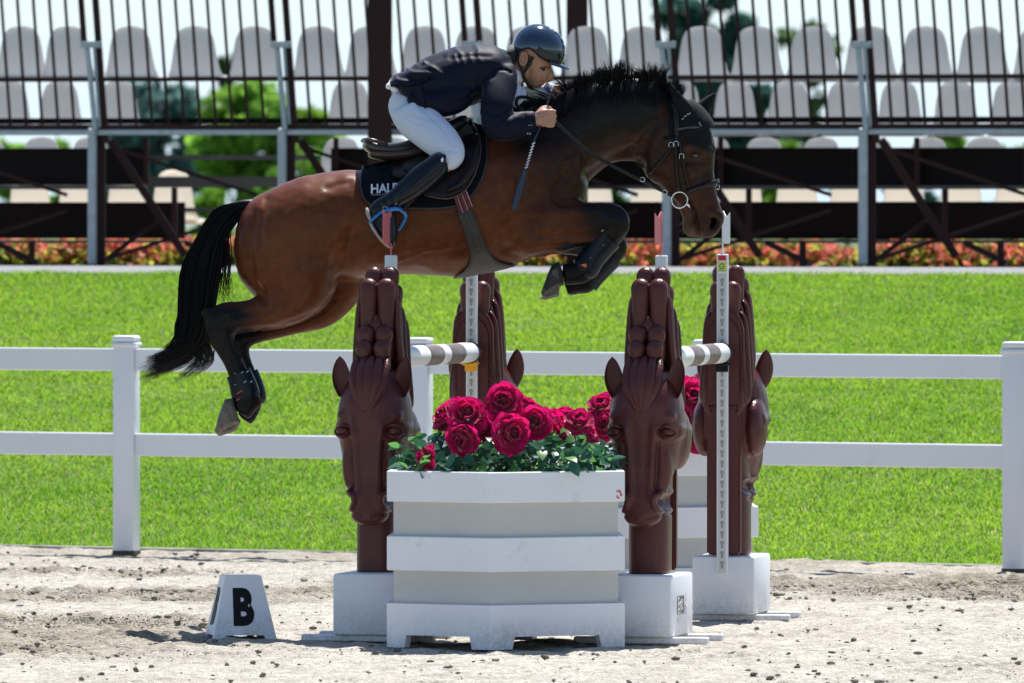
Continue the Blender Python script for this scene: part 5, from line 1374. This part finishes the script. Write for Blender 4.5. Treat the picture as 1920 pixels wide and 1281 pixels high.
bigstrap('throat_lash', [(1262, 268), (1252, 288), (1236, 306), (1221, 322), (1212, 325)], 4.5)
bigstrap('browband', [(1268, 243), (1285, 240), (1305, 239), (1322, 240)], 4.5, mat=pm('browband_leather', (.05, .045, .05), .3))
bigstrap('noseband', [(1286, 361), (1305, 353), (1325, 348), (1344, 346)], 8)
v, f = loft([(1313, 348, 38, .080), (1315, 354, 37, .078)], HD, n=28, sub=2)
mk('noseband_loop', *loft([(1312, 346, 37.5, .076), (1314.5, 354, 36.5, .074)], HD, n=28, sub=2, expo=2.3), strap, br, True)
for x, y in ((1268, 270), (1278, 293), (1259, 272)):
    v, f = ptube([onto(x + dx, y + dy, .016) for dx, dy in ((-4, 4), (-4, -3), (0, -5), (4, -3), (4, 4))], [.0016] * 5, n=6, sub=2); mk('buckle', v, f, steel, br, True)
v, f = ptube([onto(1345 + dx, 348 + dy, .012) for dx, dy in ((-3, 6), (2, 8), (4, 3), (2, -3))], [.0016] * 4, n=6, sub=2, ); mk('nose_buckle', v, f, steel, br, True)
rc = onto(1275, 374, .016); rad = 15.0 * kh; vv = []
rows = []
for k in range(28):
    th = 2 * math.pi * k / 28; cdir = Vector((math.cos(th), 0, math.sin(th))); row = []
    for j in range(8): ph = 2 * math.pi * j / 8; row.append(rc + cdir * (rad + .0038 * math.cos(ph)) + Vector((0, .0038 * math.sin(ph), 0)))
    rows.append(row)
rows.append(rows[0]); v, f = rings(rows, 8, cap=False); mk('bit_ring', v, f, steel, br, True)
v, f = ptube([onto(1286, 382, .016), onto(1291, 386, .008), onto(1296, 392, -.01)], [.006, .007, .006], n=8, sub=3); mk('mouthpiece', v, f, steel, br, True)
# near rein from ring to fist, far rein beyond the neck, buckle end loops in front of the chest
hand = P(1022, 224, HD) + Vector((0, -.235, 0))
def rein(name, pts, w_, flat=.3):
    v, f = ptube(pts, [w_] * len(pts), n=8, sub=6, flat=flat); return mk(name, v, f, strap, br, True)
q0 = onto(1263, 366, .02)
rein('rein', [hand + Vector((.02, -.005, .01)), P(1100, 283, HD) + Vector((0, -.235, 0)), P(1160, 318, HD) + Vector((0, -.19, 0)), P(1215, 345, HD) + Vector((0, -.14, 0)), q0], .0085)
rein('rein', [P(1048, 182, HD) + Vector((0, .20, 0)), P(1150, 262, HD) + Vector((0, .19, 0)), P(1262, 366, HD) + Vector((0, .11, 0))], .008)
for x, y in ((1203, 337), (1245, 361)):
    v, f = ptube([P(x + dx, y + dy, HD) + Vector((0, -.158 + (1203 - x) * -.0006, 0)) for dx, dy in ((-4, -3), (3, -4), (5, 2), (-2, 4), (-4, -3))], [.0018] * 5, n=6, sub=2); mk('rein_stop', v, f, steel, br, True)
rein('martingale_strap', [P(1214, 326, HD) + Vector((0, -.10, 0)), P(1222, 345, HD) + Vector((0, -.13, 0)), P(1236, 356, HD) + Vector((0, -.145, 0)), P(1246, 361, HD) + Vector((0, -.15, 0))], .0025, 1)
rein('rein_loop', [hand + Vector((-.01, .05, .03)), P(1002, 205, HD) + Vector((0, -.10, 0)), P(984, 210, HD) + Vector((0, -.12, 0)), P(969, 198, HD) + Vector((0, -.14, 0)), P(972, 184, HD) + Vector((0, -.10, 0)), P(990, 184, HD) + Vector((0, -.05, 0)), P(1010, 194, HD) + Vector((0, 0, 0)), P(1036, 188, HD) + Vector((0, .15, 0))], .0075, .35)
rein('rein_loop', [hand + Vector((0, .06, .02)), P(1000, 214, HD) + Vector((0, -.03, 0)), P(980, 206, HD) + Vector((0, -.02, 0)), P(985, 178, HD) + Vector((0, .02, 0)), P(1012, 182, HD) + Vector((0, .08, 0)), P(1040, 190, HD) + Vector((0, .17, 0))], .007, .35)

# ------------------------------------------------------------------ the rider
skin = pm('skin', (.52, .27, .185), .48, attr='coat', var=.10, vs=40, bump=.1, bs=200, spec=.35)
navy = pm('navy_jacket', (.0040, .0065, .0210), .58, var=.2, vs=18, bump=.2, bs=260, sheen=.50, spec=.16, dist=.002)
navy.node_tree.nodes['Principled BSDF'].inputs['Sheen Roughness'].default_value = .22; navy.node_tree.nodes['Principled BSDF'].inputs['Sheen Tint'].default_value = (.85, .82, 1, 1)
breech = pm('white_breeches', (.62, .655, .80), .75, var=.04, vs=12, bump=.15, bs=260, sheen=.2, dist=.002)
bootmat = pm('black_boot_leather', (.007, .010, .017), .26, var=.25, vs=10, bump=.15, bs=60, spec=.3, dist=.004)
rp = P(800, 300, HD)
rider = thing('person', rp, 'rider in a navy jacket, white breeches and black boots crouching over the leaping horse', 'person')
DL = YL
face = [(1000, 96, 40, .074), (1004, 112, 35, .073), (1007, 124, 28, .070), (1008, 135, 24.5, .064), (1006, 147, 20.5, .054), (1002.5, 157, 14, .040), (1000, 163, 7, .022)]
def hand_parts(c, sgn, dirx=1.0, k_=1.0):
    """closed fist: palm, four curled fingers of unequal length and a thumb lying over them (c = middle of the palm)"""
    ms = []
    m_ = lambda x, z, y: c + Vector((x * dirx * k_, y * sgn * k_, z * k_))
    pv, pf = ptube([m_(-.050, -.004, .0), m_(-.028, .0, 0), (m_(0, .004, .002)), m_(.022, .004, .004)], [.027, .036, .043, .036], n=12, sub=4, flat=.52); ms.append((pv, pf))
    for j, (z, ln, rr_) in enumerate(((.032, .94, .0105), (.011, 1.0, .0112), (-.010, .95, .0106), (-.030, .78, .0092))):
        K = m_(.018, z, -.010); A = m_(.018 + .024 * ln, z * 1.02, -.006); B = m_(.018 + .027 * ln, z * .96, .026 * ln); Cc = m_(.008, z * .92, .036 * ln); D = m_(-.008, z * .9, .030)
        ms.append(ptube([m_(-.006, z * .8, -.004), K, A, B, Cc, D], [rr_ * .9, rr_ * 1.12, rr_ * 1.05, rr_, rr_ * .92, rr_ * .7], n=10, sub=4))
    ms.append(ptube([m_(-.034, .020, .012), m_(-.012, .044, .018), m_(.014, .050, .022), m_(.034, .044, .026)], [.0135, .0125, .0115, .008], n=10, sub=4))
    return join(*ms)
HN = P(1020, 224, HD) + Vector((0, -.245, 0)); HFa = P(1046, 183, HD) + Vector((0, .205, 0))
bd = join(loft(face, HD, n=24, sub=5), ball(1003, 92, 44, 42, .078, HD), ball(985, 122, 13, 22, .066, HD), ball(1026, 125, 10, 5, .050, HD, 0, 35),
          loft([(1029, 128, 4, .010), (1032, 136, 6, .015), (1031, 143, 8.5, .019), (1028.5, 148, 7.5, .020), (1024, 151.5, 4, .013)], HD, n=12, sub=4),
          ball(1014, 153.5, 6.5, 3.0, .024, HD, 0, 35), ball(1011, 157, 5.5, 3.0, .021, HD, 0, 35), ball(1002, 161, 7, 6, .020, HD), ball(1016, 139, 10, 7, .056, HD),
          loft([(950, 140, 34, .07), (968, 134, 27, .062), (982, 128, 24, .058), (992, 118, 22, .055)], HD, n=18, sub=4),
          loft([(768, 190, 34, .13), (800, 172, 40, .14), (850, 150, 46, .155), (905, 138, 44, .165), (945, 136, 34, .13), (962, 136, 24, .06)], HD, n=22, sub=4),
          # near arm, far arm
          loft([(935, 138, 26, .045, -.16), (928, 190, 19, .040, -.235), (932, 236, 17, .034, -.285), (968, 234, 14, .030, -.265), (996, 228, 12, .027, -.245), (1008, 226, 12, .026, -.245)], HD, n=14, sub=5),
          loft([(940, 138, 26, .045, .16), (950, 185, 19, .040, .24), (975, 218, 17, .034, .27), (1010, 200, 14, .030, .24), (1030, 188, 12, .027, .21), (1036, 186, 12, .026, .21)], HD, n=14, sub=5),
          # legs
          loft([(764, 200, 32, .09, -.09), (795, 238, 33, .085, -.19), (828, 270, 29, .07, -.27), (846, 292, 21, .05, -.31), (830, 310, 18, .045, -.335), (790, 340, 19, .045, -.36), (745, 374, 13, .035, DL), (716, 392, 12, .035, DL), (716, 425, 13, .036, DL), (732, 450, 9, .034, DL)], HD, n=14, sub=4),
          loft([(764, 200, 32, .09, .09), (795, 238, 33, .085, .19), (828, 270, 29, .07, .27), (846, 292, 21, .05, .31), (830, 310, 18, .045, .335), (790, 340, 19, .045, .36), (745, 374, 13, .035, -DL), (716, 392, 12, .035, -DL), (716, 425, 13, .036, -DL), (732, 450, 9, .034, -DL)], HD, n=14, sub=4),
          hand_parts(HN, 1.0), hand_parts(HFa, -1.0))
bme = fuse(bd, .0052, 4, .45)
for poly, sg, am in (([(1012, 131), (1022, 131.5)], 3.0, -.006), ([(1030, 128), (1026, 129)], 2.5, -.004), ([(1008, 155.5), (1019, 153.5)], 1.4, -.004), ([(1019, 149.5), (1013, 148)], 2.0, -.0025), ([(1018, 146), (1012, 152), (1006, 157)], 2.0, -.0022), ([(1006, 142), (1000, 152)], 4, -.002)):
    carve(bme, poly, sg, am)
a = co(bme); x, y = pix(a); sk = np.tile(np.array([.50, .26, .18]), (len(a), 1))
def tint(mask, colr):
    global sk
    sk = sk * (1 - mask[:, None]) + np.array(colr) * mask[:, None]
nearhead = (x > 960) & (y < 175)
tint(.45 * ss(7, 2, np.hypot(x - 1016, y - 145)) * nearhead, (.52, .18, .14)); tint(.5 * ss(5, 1.5, np.hypot(x - 1027, y - 147)) * nearhead, (.56, .18, .15))
tint(.55 * ss(4, 1.2, segdist(x, y, [(1009, 155.5), (1018, 154)])) * nearhead, (.36, .11, .10))
tint(.30 * ss(14, 5, segdist(x, y, [(984, 148), (998, 158), (1010, 160)])) * nearhead, (.24, .15, .12))
tint(.85 * ss(2.2, 1.0, segdist(x, y, [(1013, 126.5), (1024, 126), (1031, 127.5)])) * nearhead, (.03, .018, .014))
tint(.9 * ss(8, 4, segdist(x, y, [(990, 108), (990, 120)])) * nearhead, (.035, .022, .018))
tint(.25 * (x > 1000) * (y > 195) * (y < 250), (.50, .23, .18))
vcol(bme, sk); bme.materials.append(skin); bme.name = 'body'; L_ = np.array(rider.location); setco(bme, co(bme) - L_)
rb = link('body', bme, rider)
BVR = bvh_of(rb)
def onr(px, py, lift): return onto(px, py, lift, BVR)
# eye, ear, brow
ep = onr(1018.5, 131, .0); v, f = ball(0, 0, 3.0, 2.2, .005, HD); q0 = P(0, 0, HD); mk('eye', [p + (ep - q0) for p in v], f, pm('rider_eye', (.02, .014, .012), .15), rider, True)
v, f = ptube([onr(xx, yy, .004) for xx, yy in ((1013, 128.6), (1018, 128.2), (1023, 130))], [.0018, .0022, .0015], n=6, sub=3); mk('eyelid', v, f, skin, rider, True)
ev = []
ec = P(981.5, 111, HD) + Vector((0, -.078, 0))
def earrow(r0, r1, dy): return [ec + Vector((r0 * kh * math.cos(t) + .12 * r1 * kh * math.sin(t), dy, r1 * kh * math.sin(t))) for t in np.linspace(0, 2 * math.pi, 18, endpoint=False)]
v, f = rings([earrow(6, 11, .014), earrow(8, 13.2, .003), earrow(8.4, 13.8, -.006), earrow(6.6, 11.6, -.009), earrow(5, 9.0, -.003), earrow(2.5, 4, .001)], 18)
em = pm('ear_skin', (.50, .22, .155), .5); mk('ear', v, f, em, rider, True)
v, f = ptube([ec + Vector((dx * kh, -.005, dz * kh)) for dx, dz in ((-2, -7), (-4, 0), (-2, 6), (3, 6), (4, 2))], [.0022] * 5, n=6, sub=3); mk('ear_fold', v, f, em, rider, True)
# jacket
jk = join(loft([(733, 164, 10, .10), (748, 156, 20, .165), (772, 160, 38, .185), (800, 160, 50, .19), (835, 152, 55, .20), (872, 143, 57, .205), (915, 134, 53, .205), (944, 130, 42, .18), (960, 128, 30, .11), (966, 127, 22, .07)], HD, n=28, sub=4, expo=2.2),
          loft([(765, 182, 6, .05, -.15), (785, 190, 24, .05, -.165), (815, 196, 26, .06, -.165), (850, 186, 30, .07, -.15), (880, 170, 24, .06, -.14)], HD, n=16, sub=4),
          loft([(932, 126, 32, .055, -.13), (937, 150, 35, .058, -.175), (933, 185, 32, .055, -.235), (931, 215, 31, .051, -.27), (937, 236, 29, .047, -.286), (958, 238, 26, .044, -.275), (982, 232, 22.5, .039, -.258), (1001, 228.5, 20, .036, -.247), (1005, 228, 17, .032, -.246)], HD, n=20, sub=5),
          loft([(935, 126, 34, .06, .13), (945, 150, 38, .066, .18), (952, 185, 32, .06, .24), (972, 216, 29, .05, .27), (1000, 205, 25, .044, .245), (1026, 190, 20, .036, .215), (1031, 188, 17, .03, .212)], HD, n=18, sub=5))
jme = fuse(jk, .0085, 5)

folds = [([(760, 128), (775, 138), (815, 140)], 5, .010), ([(748, 142), (785, 150), (810, 147)], 5, -.010), ([(795, 118), (818, 132), (830, 142)], 4, .009), ([(765, 165), (795, 158), (812, 150)], 5, .008), ([(742, 163), (770, 158), (806, 149)], 3, -.012),
         ([(852, 104), (858, 122)], 3, .006), ([(864, 103), (871, 125)], 3, .006), ([(880, 102), (888, 128)], 3, .006), ([(895, 101), (902, 118)], 3, .005), ([(845, 110), (880, 104), (920, 106)], 4, -.004),
         ([(900, 150), (903, 190), (898, 215)], 6, -.010), ([(905, 205), (930, 215), (955, 205)], 5, -.009), ([(915, 240), (940, 225), (962, 215)], 4, -.008), ([(940, 258), (955, 240), (965, 220)], 4, .006), ([(925, 128), (950, 131), (958, 136)], 3, -.006),
         ([(802, 155), (818, 149), (826, 149)], 3, .008), ([(786, 165), (792, 180), (800, 192)], 4, .010), ([(776, 178), (790, 190), (812, 208)], 3.5, -.007), ([(840, 200), (870, 188), (896, 180)], 6, -.008), ([(870, 180), (895, 160), (915, 150)], 7, .006), ([(975, 250), (985, 232), (983, 215)], 4, -.006)]
for poly, sg, am in folds: carve(jme, poly, sg, am)
for poly, sg, am in (([(770, 122), (800, 128)], 5, .006), ([(752, 132), (790, 122), (830, 106)], 5, -.006), ([(850, 88), (862, 100)], 4, .004), ([(890, 82), (898, 96)], 4, .004), ([(935, 84), (950, 100)], 5, -.005)): carve(jme, poly, sg, am, near=False)
a = co(jme); n = nrm(jme)
w2 = noise2(a[:, 0] * 40 + a[:, 2] * 25, a[:, 2] * 40 + a[:, 1] * 30, 2.2, 55) - .5
setco(jme, a + n * (w2 * .0015)[:, None] - L_); jme.materials.append(navy); jk_o = link('jacket', jme, rider)
BVJ = bvh_of(jk_o)
def onj(px, py, lift): return onto(px, py, lift, BVJ)
# collar, cuff buttons, pocket flap, hem edges
v, f = loft([(945, 108, 26, .085), (954, 112, 33, .082), (962, 116, 34, .072), (967, 118, 31, .066)], HD, n=22, sub=3); mk('collar', v, f, pm('black_collar', (.006, .006, .008), .7, sheen=.3), jk_o, True)
for x_, y_ in ((989, 250), (993.5, 250), (992, 235), (996, 234.5)):
    p_ = onj(x_, y_, .004); s_ = 1.9 if y_ > 240 else 1.2; v, f = ball(0, 0, s_, s_, .003, HD); mk('button', [q + (p_ - q0) for q in v], f, M['galv'], jk_o, True)
v, f = ptube([onj(x_, y_, .006) for x_, y_ in ((741, 164), (765, 160), (785, 156), (805, 149))], [.004] * 4, n=8, sub=4); mk('vent_hem', v, f, navy, jk_o, True)
lap = [onj(x_, y_, .010) for x_, y_ in ((760, 178), (786, 158), (797, 190), (800, 206))]
mk('skirt_flap', lap + [p + Vector((0, .006, 0)) for p in lap], [(0, 1, 2, 3), (7, 6, 5, 4), (0, 4, 5, 1), (1, 5, 6, 2), (2, 6, 7, 3), (3, 7, 4, 0)], navy, jk_o, False)
# white shirt tail, collar and tie
shirt = pm('white_shirt', (.82, .83, .88), .6, bump=.2, bs=60)
v, f = join(ball(733, 161, 10, 7, .05, HD, -.05, -20), ball(741, 168, 9, 6, .06, HD, -.08, 10)); mk('shirt_tail', v, f, shirt, rider, True)
v, f = loft([(958, 138, 22, .068), (966, 142, 25, .068), (973, 146, 23, .064), (980, 152, 14, .05)], HD, n=20, sub=3); mk('shirt_collar', v, f, shirt, rider, True)
tie = join(ptube([P(x_, y_, HD) + Vector((0, dy, 0)) for x_, y_, dy in ((972, 158, -.075), (966, 176, -.085), (956, 192, -.09), (957, 204, -.08))], [.012, .024, .026, .008], n=10, sub=4, flat=.3),
           ptube([P(x_, y_, HD) + Vector((0, dy, 0)) for x_, y_, dy in ((980, 163, -.04), (978, 178, -.06), (970, 190, -.07), (966, 202, -.06))], [.012, .022, .020, .006], n=10, sub=4, flat=.3))
mk('tie', tie[0], tie[1], pm('white_tie', (.68, .70, .92), .6, bump=.2, bs=60), rider, True)
v, f = loft([(985, 165, 9, .03, .02), (1000, 172, 11, .05, .05), (1018, 170, 15, .05, .07), (1026, 160, 12, .04, .08), (1029, 152, 4, .02, .08)], HD, n=14, sub=4); mk('shirt_front', v, f, shirt, rider, True)
badge = [P(x_, y_, HD) + Vector((0, .02, 0)) for x_, y_ in ((1021, 165), (1028, 162), (1034, 176), (1031, 179))]
mk('shirt_badge', badge + [p + Vector((0, .01, 0)) for p in badge], [(0, 1, 2, 3), (7, 6, 5, 4), (0, 4, 5, 1), (1, 5, 6, 2), (2, 6, 7, 3), (3, 7, 4, 0)], pm('blue_badge', (.10, .12, .55), .5), rider, False)
# breeches
def thigh(s): return [(766, 196, 39, .12, s * .09), (779, 221, 40, .10, s * .15), (802, 243, 37.5, .088, s * .21), (829, 267, 34.5, .075, s * .27), (846, 288, 28, .062, s * .315), (846, 304, 19, .052, s * .33), (836, 316, 8, .035, s * .335)]
brm = fuse(join(ball(764, 198, 36, 38, .165, HD, 0, 30), loft(thigh(-1), HD, n=20, sub=5), loft(thigh(1), HD, n=20, sub=5), ball(852, 292, 18, 22, .05, HD, -.32), ball(790, 190, 30, 26, .16, HD)), .008, 6)
for poly, sg, am in (([(783, 196), (812, 222), (838, 250), (848, 280)], 2.2, -.004), ([(775, 215), (800, 222), (815, 224)], 3.5, -.003), ([(770, 226), (790, 232)], 3.5, -.003), ([(820, 288), (840, 282), (856, 284)], 3, -.005), ([(815, 278), (832, 276)], 3, -.004), ([(740, 172), (760, 176), (790, 190)], 2.5, -.004)): carve(brm, poly, sg, am)
a = co(brm); n = nrm(brm); w2 = noise2(a[:, 0] * 40 + a[:, 2] * 12, a[:, 2] * 40 + a[:, 1] * 30, 1.7, 56) - .5
setco(brm, a + n * (w2 * .0015)[:, None] - L_); brm.materials.append(breech); brm.name = 'breeches'; bro = link('breeches', brm, rider)
# boots
for s in (-1, 1):
    st = [(836, 301, 17, .058, s * .332), (828, 306, 22, .062, s * .336), (812, 320, 24.5, .062, s * .345), (790, 337, 25.5, .062, s * .355), (768, 355, 23, .056, s * .368), (746, 371, 18.5, .047, s * .38), (730, 382, 17, .042, s * -DL), (718, 391, 20, .042, s * -DL), (716, 402, 25, .044, s * -DL), (721, 418, 26, .046, s * -DL), (729, 435, 20, .046, s * -DL), (736, 450, 12, .042, s * -DL), (740, 460, 5, .026, s * -DL)]
    bt = fuse(join(loft(st, HD, n=20, sub=5), ball(702, 394, 10, 10, .036, HD, s * -DL, 30), ball(832, 297, 12, 9, .05, HD, s * .335, -30)), .006, 4)
    if s < 0:
        for poly, sg, am in (([(722, 374), (732, 388), (744, 384)], 3, -.005), ([(712, 384), (724, 396), (738, 392)], 3, -.005), ([(735, 368), (744, 380)], 4, -.004), ([(706, 398), (722, 404)], 3, -.004), ([(800, 318), (770, 345), (745, 366)], 5, -.003)): carve(bt, poly, sg, am)
    setco(bt, co(bt) - L_); bt.materials.append(bootmat); bt.name = 'riding_boot'; bo = link('riding_boot', bt, rider)
    v, f = loft([(689, 390, 2, .025, s * -DL), (692, 398, 4.5, .038, s * -DL), (696, 408, 4.5, .040, s * -DL), (700, 418, 3.2, .038, s * -DL), (707, 434, 3.8, .047, s * -DL), (717, 448, 4, .048, s * -DL), (728, 459, 3.8, .044, s * -DL), (738, 465, 2, .02, s * -DL)], HD, n=14, sub=4); mk('sole', v, f, pm('boot_sole', (.34, .32, .29), .6), bo, True)
    if s < 0:
        p_ = onto(829, 300, .006, bvh_of(bo)); v, f = ball(0, 0, 2.6, 4.4, .003, HD, 0, 8); mk('stud', [q + (p_ - q0) for q in v], f, steel, bo, True)
        v, f = ptube([onto(x_, y_, .006, bvh_of(bo)) for x_, y_ in ((698, 412), (712, 402), (726, 396))], [.006, .007, .006], n=8, sub=3, flat=.5); mk('spur_strap', v, f, leather, bo, True)
# helmet
hm = pm('navy_helmet_gloss', (.010, .026, .060), .14, coat=.8, spec=.6); hb_ = pm('helmet_panel', (.030, .030, .030), .55, var=.3, vs=60)
vv, ff = [], []; c0 = P(1007, 92, HD); NM, NT = 22, 40; tilt = R(21)
fx_ = Vector((math.cos(tilt), 0, -math.sin(tilt))); up_ = Vector((math.sin(tilt), 0, math.cos(tilt)))
def hpt(az, el, k_=1.0):
    """helmet surface: az 0 = front, el 0 = rim level"""
    ca, sa = math.cos(az), math.sin(az); ce, se = math.cos(el), math.sin(el)
    rx = 53 if ca > 0 else 47
    return c0 + (fx_ * (rx * kh * ca * ce) + Vector((0, .103 * sa * ce, 0)) + up_ * (47 * kh * se)) * k_
def rim(az):    # lower edge of the shell: low at the back and front, raised over the ear
    return -.38 + .30 * math.exp(-((abs(abs(az) - 1.85)) / .42) ** 2) + .10 * math.cos(az)
for i in range(NM + 1):
    t = i / NM
    for j in range(NT):
        az = 2 * math.pi * j / NT; az = az - 2 * math.pi if az > math.pi else az
        e0 = rim(az); el = e0 + (math.pi / 2 - e0) * t; vv.append(hpt(az, el))
for i in range(NM):
    for j in range(NT):
        q = (j + 1) % NT; ff.append((i * NT + j, i * NT + q, (i + 1) * NT + q, (i + 1) * NT + j))
hel = mk('helmet', vv, ff, hm, rider, True); md = hel.modifiers.new('thickness', 'SOLIDIFY'); md.thickness = .012; md.offset = -1
# trim band along the rim, matt side panel, central ridge, peak, mark
rimpts = [hpt(az, rim(az) + .01, 1.005) for az in np.linspace(-math.pi, math.pi, 60)]
v, f = ptube(rimpts, [.0035] * 60, n=8, sub=1); mk('rim_trim', v, f, M['black'], hel, True)
def hpatch(name, azs, els, k_, mat):
    vv = []; n_, m_ = len(azs), len(els[0]); ff = []
    for a_, es in zip(azs, els):
        for e_ in es: vv.append(hpt(a_, e_, k_))
    for i in range(n_ - 1):
        for j in range(m_ - 1): ff.append((i * m_ + j, i * m_ + j + 1, (i + 1) * m_ + j + 1, (i + 1) * m_ + j))
    o = mk(name, vv, ff, mat, hel, True); md = o.modifiers.new('thickness', 'SOLIDIFY'); md.thickness = .003; md.offset = 0; return o
for s in (-1, 1):
    azs = [s * a_ for a_ in np.linspace(.32, 1.55, 14)]
    hpatch('side_panel', azs, [list(np.linspace(rim(a_) + .03, rim(a_) + .03 + .34 * math.sin(math.pi * min(1, .25 + .75 * (1 - (abs(a_) - .32) / 1.23))) ** .7, 5)) for a_ in azs], 1.008, hb_)
    azs = [s * a_ for a_ in np.linspace(.16, .42, 6)]
    hpatch('vent_trim', azs, [list(np.linspace(.25, 1.25, 9)) for a_ in azs], 1.012, pm('helmet_blue_trim', (.07, .13, .26), .2, coat=.6))
    azs = [s * a_ for a_ in np.linspace(.20, .36, 4)]
    for e0 in (.38, .62): hpatch('vent', azs, [list(np.linspace(e0, e0 + .16, 4)) for a_ in azs], 1.017, M['ink'])
azs = list(np.linspace(-.30, .30, 8)); hpatch('front_panel', azs, [list(np.linspace(rim(a_) + .03, .30, 6)) for a_ in azs], 1.010, pm('gloss_black', (.006, .006, .008), .1, coat=.8))
azs = list(np.linspace(-.75, -.55, 4)); hpatch('emblem', azs, [[1.02, 1.09, 1.16] for a_ in azs], 1.018, M['galv'])
azs = list(np.linspace(-1.05, -.85, 4)); hpatch('emblem', azs, [[1.15, 1.2, 1.26] for a_ in azs], 1.012, M['white'])
# peak
vv, ff = [], []
azs = np.linspace(-1.05, 1.05, 15)
for k_, dz in ((1.0, .004), (1.0, -.004)):
    for ext in (0, .5, 1):
        for a_ in azs:
            b_ = hpt(a_, rim(a_) + .03, 1.0); e_ = fx_ * (.050 * ext * math.cos(a_ * 1.2)) - up_ * (.006 * ext) + Vector((0, .012 * ext * math.sin(a_), 0)); vv.append(b_ + e_ + up_ * dz)
nA = len(azs)
for lay in range(2):
    for e_ in range(2):
        for j in range(nA - 1): a0 = lay * 3 * nA + e_ * nA + j; ff.append((a0, a0 + 1, a0 + nA + 1, a0 + nA))
for j in range(nA - 1): ff.append((2 * nA + j, 2 * nA + j + 1, 5 * nA + j + 1, 5 * nA + j))
mk('peak', vv, ff, pm('peak_gloss', (.010, .020, .040), .16, coat=.8), hel, True)
har = pm('harness_webbing', (.008, .008, .009), .7)
for pts in ([(973, 104, -.082), (974, 118, -.082), (978, 131, -.076), (981, 142, -.070), (984, 150, -.058)], [(999, 107, -.083), (994, 118, -.081), (988, 128, -.077), (982, 138, -.072), (981, 146, -.066)], [(981, 142, -.070), (986, 153, -.052), (993, 163, -.032), (1000, 167, 0)]):
    v, f = ptube([P(x_, y_, HD) + Vector((0, dy, 0)) for x_, y_, dy in pts], [.0068] * len(pts), n=8, sub=4, flat=.35); mk('chin_strap', v, f, har, hel, True)

# ------------------------------------------------------------------ the whip held in the near hand
wp = thing('riding_whip', P(985, 310, HD) + Vector((0, -.27, 0)), 'short dark blue riding whip with a white spiral held in the rider hand', 'whip')
wpt = lambda x_, y_, dy=-.285: P(x_, y_, HD) + Vector((0, dy, 0))
v, f = ptube([wpt(1034, 170, -.20), wpt(1026, 195, -.215), wpt(1014, 235, -.25), wpt(1000, 268), wpt(984, 320)], [.0055, .0055, .0055, .0045, .0045], n=8, sub=4); mk('shaft', v, f, pm('whip_shaft', (.02, .03, .06), .4), wp, True)
v, f = loft([(985, 316, 3, .003, -.285), (981, 332, 5.5, .004, -.285), (972, 362, 6.5, .004, -.288), (964, 392, 5.5, .004, -.29), (963, 396, 2, .003, -.29)], HD, n=10, sub=3); mk('flap', v, f, pm('whip_blade', (.012, .025, .065), .35), wp, True)
for k in range(9):
    t0 = k / 9; x_, y_ = 1000 - 15 * t0, 268 + 50 * t0
    v, f = ptube([wpt(x_ + 2.6, y_ + .5, -.291), wpt(x_, y_ + 2.2, -.2925), wpt(x_ - 2.8, y_ + 3.8, -.291)], [.0034, .0038, .0034], n=6, sub=2); mk('spiral_band', v, f, M['white'], wp, True)
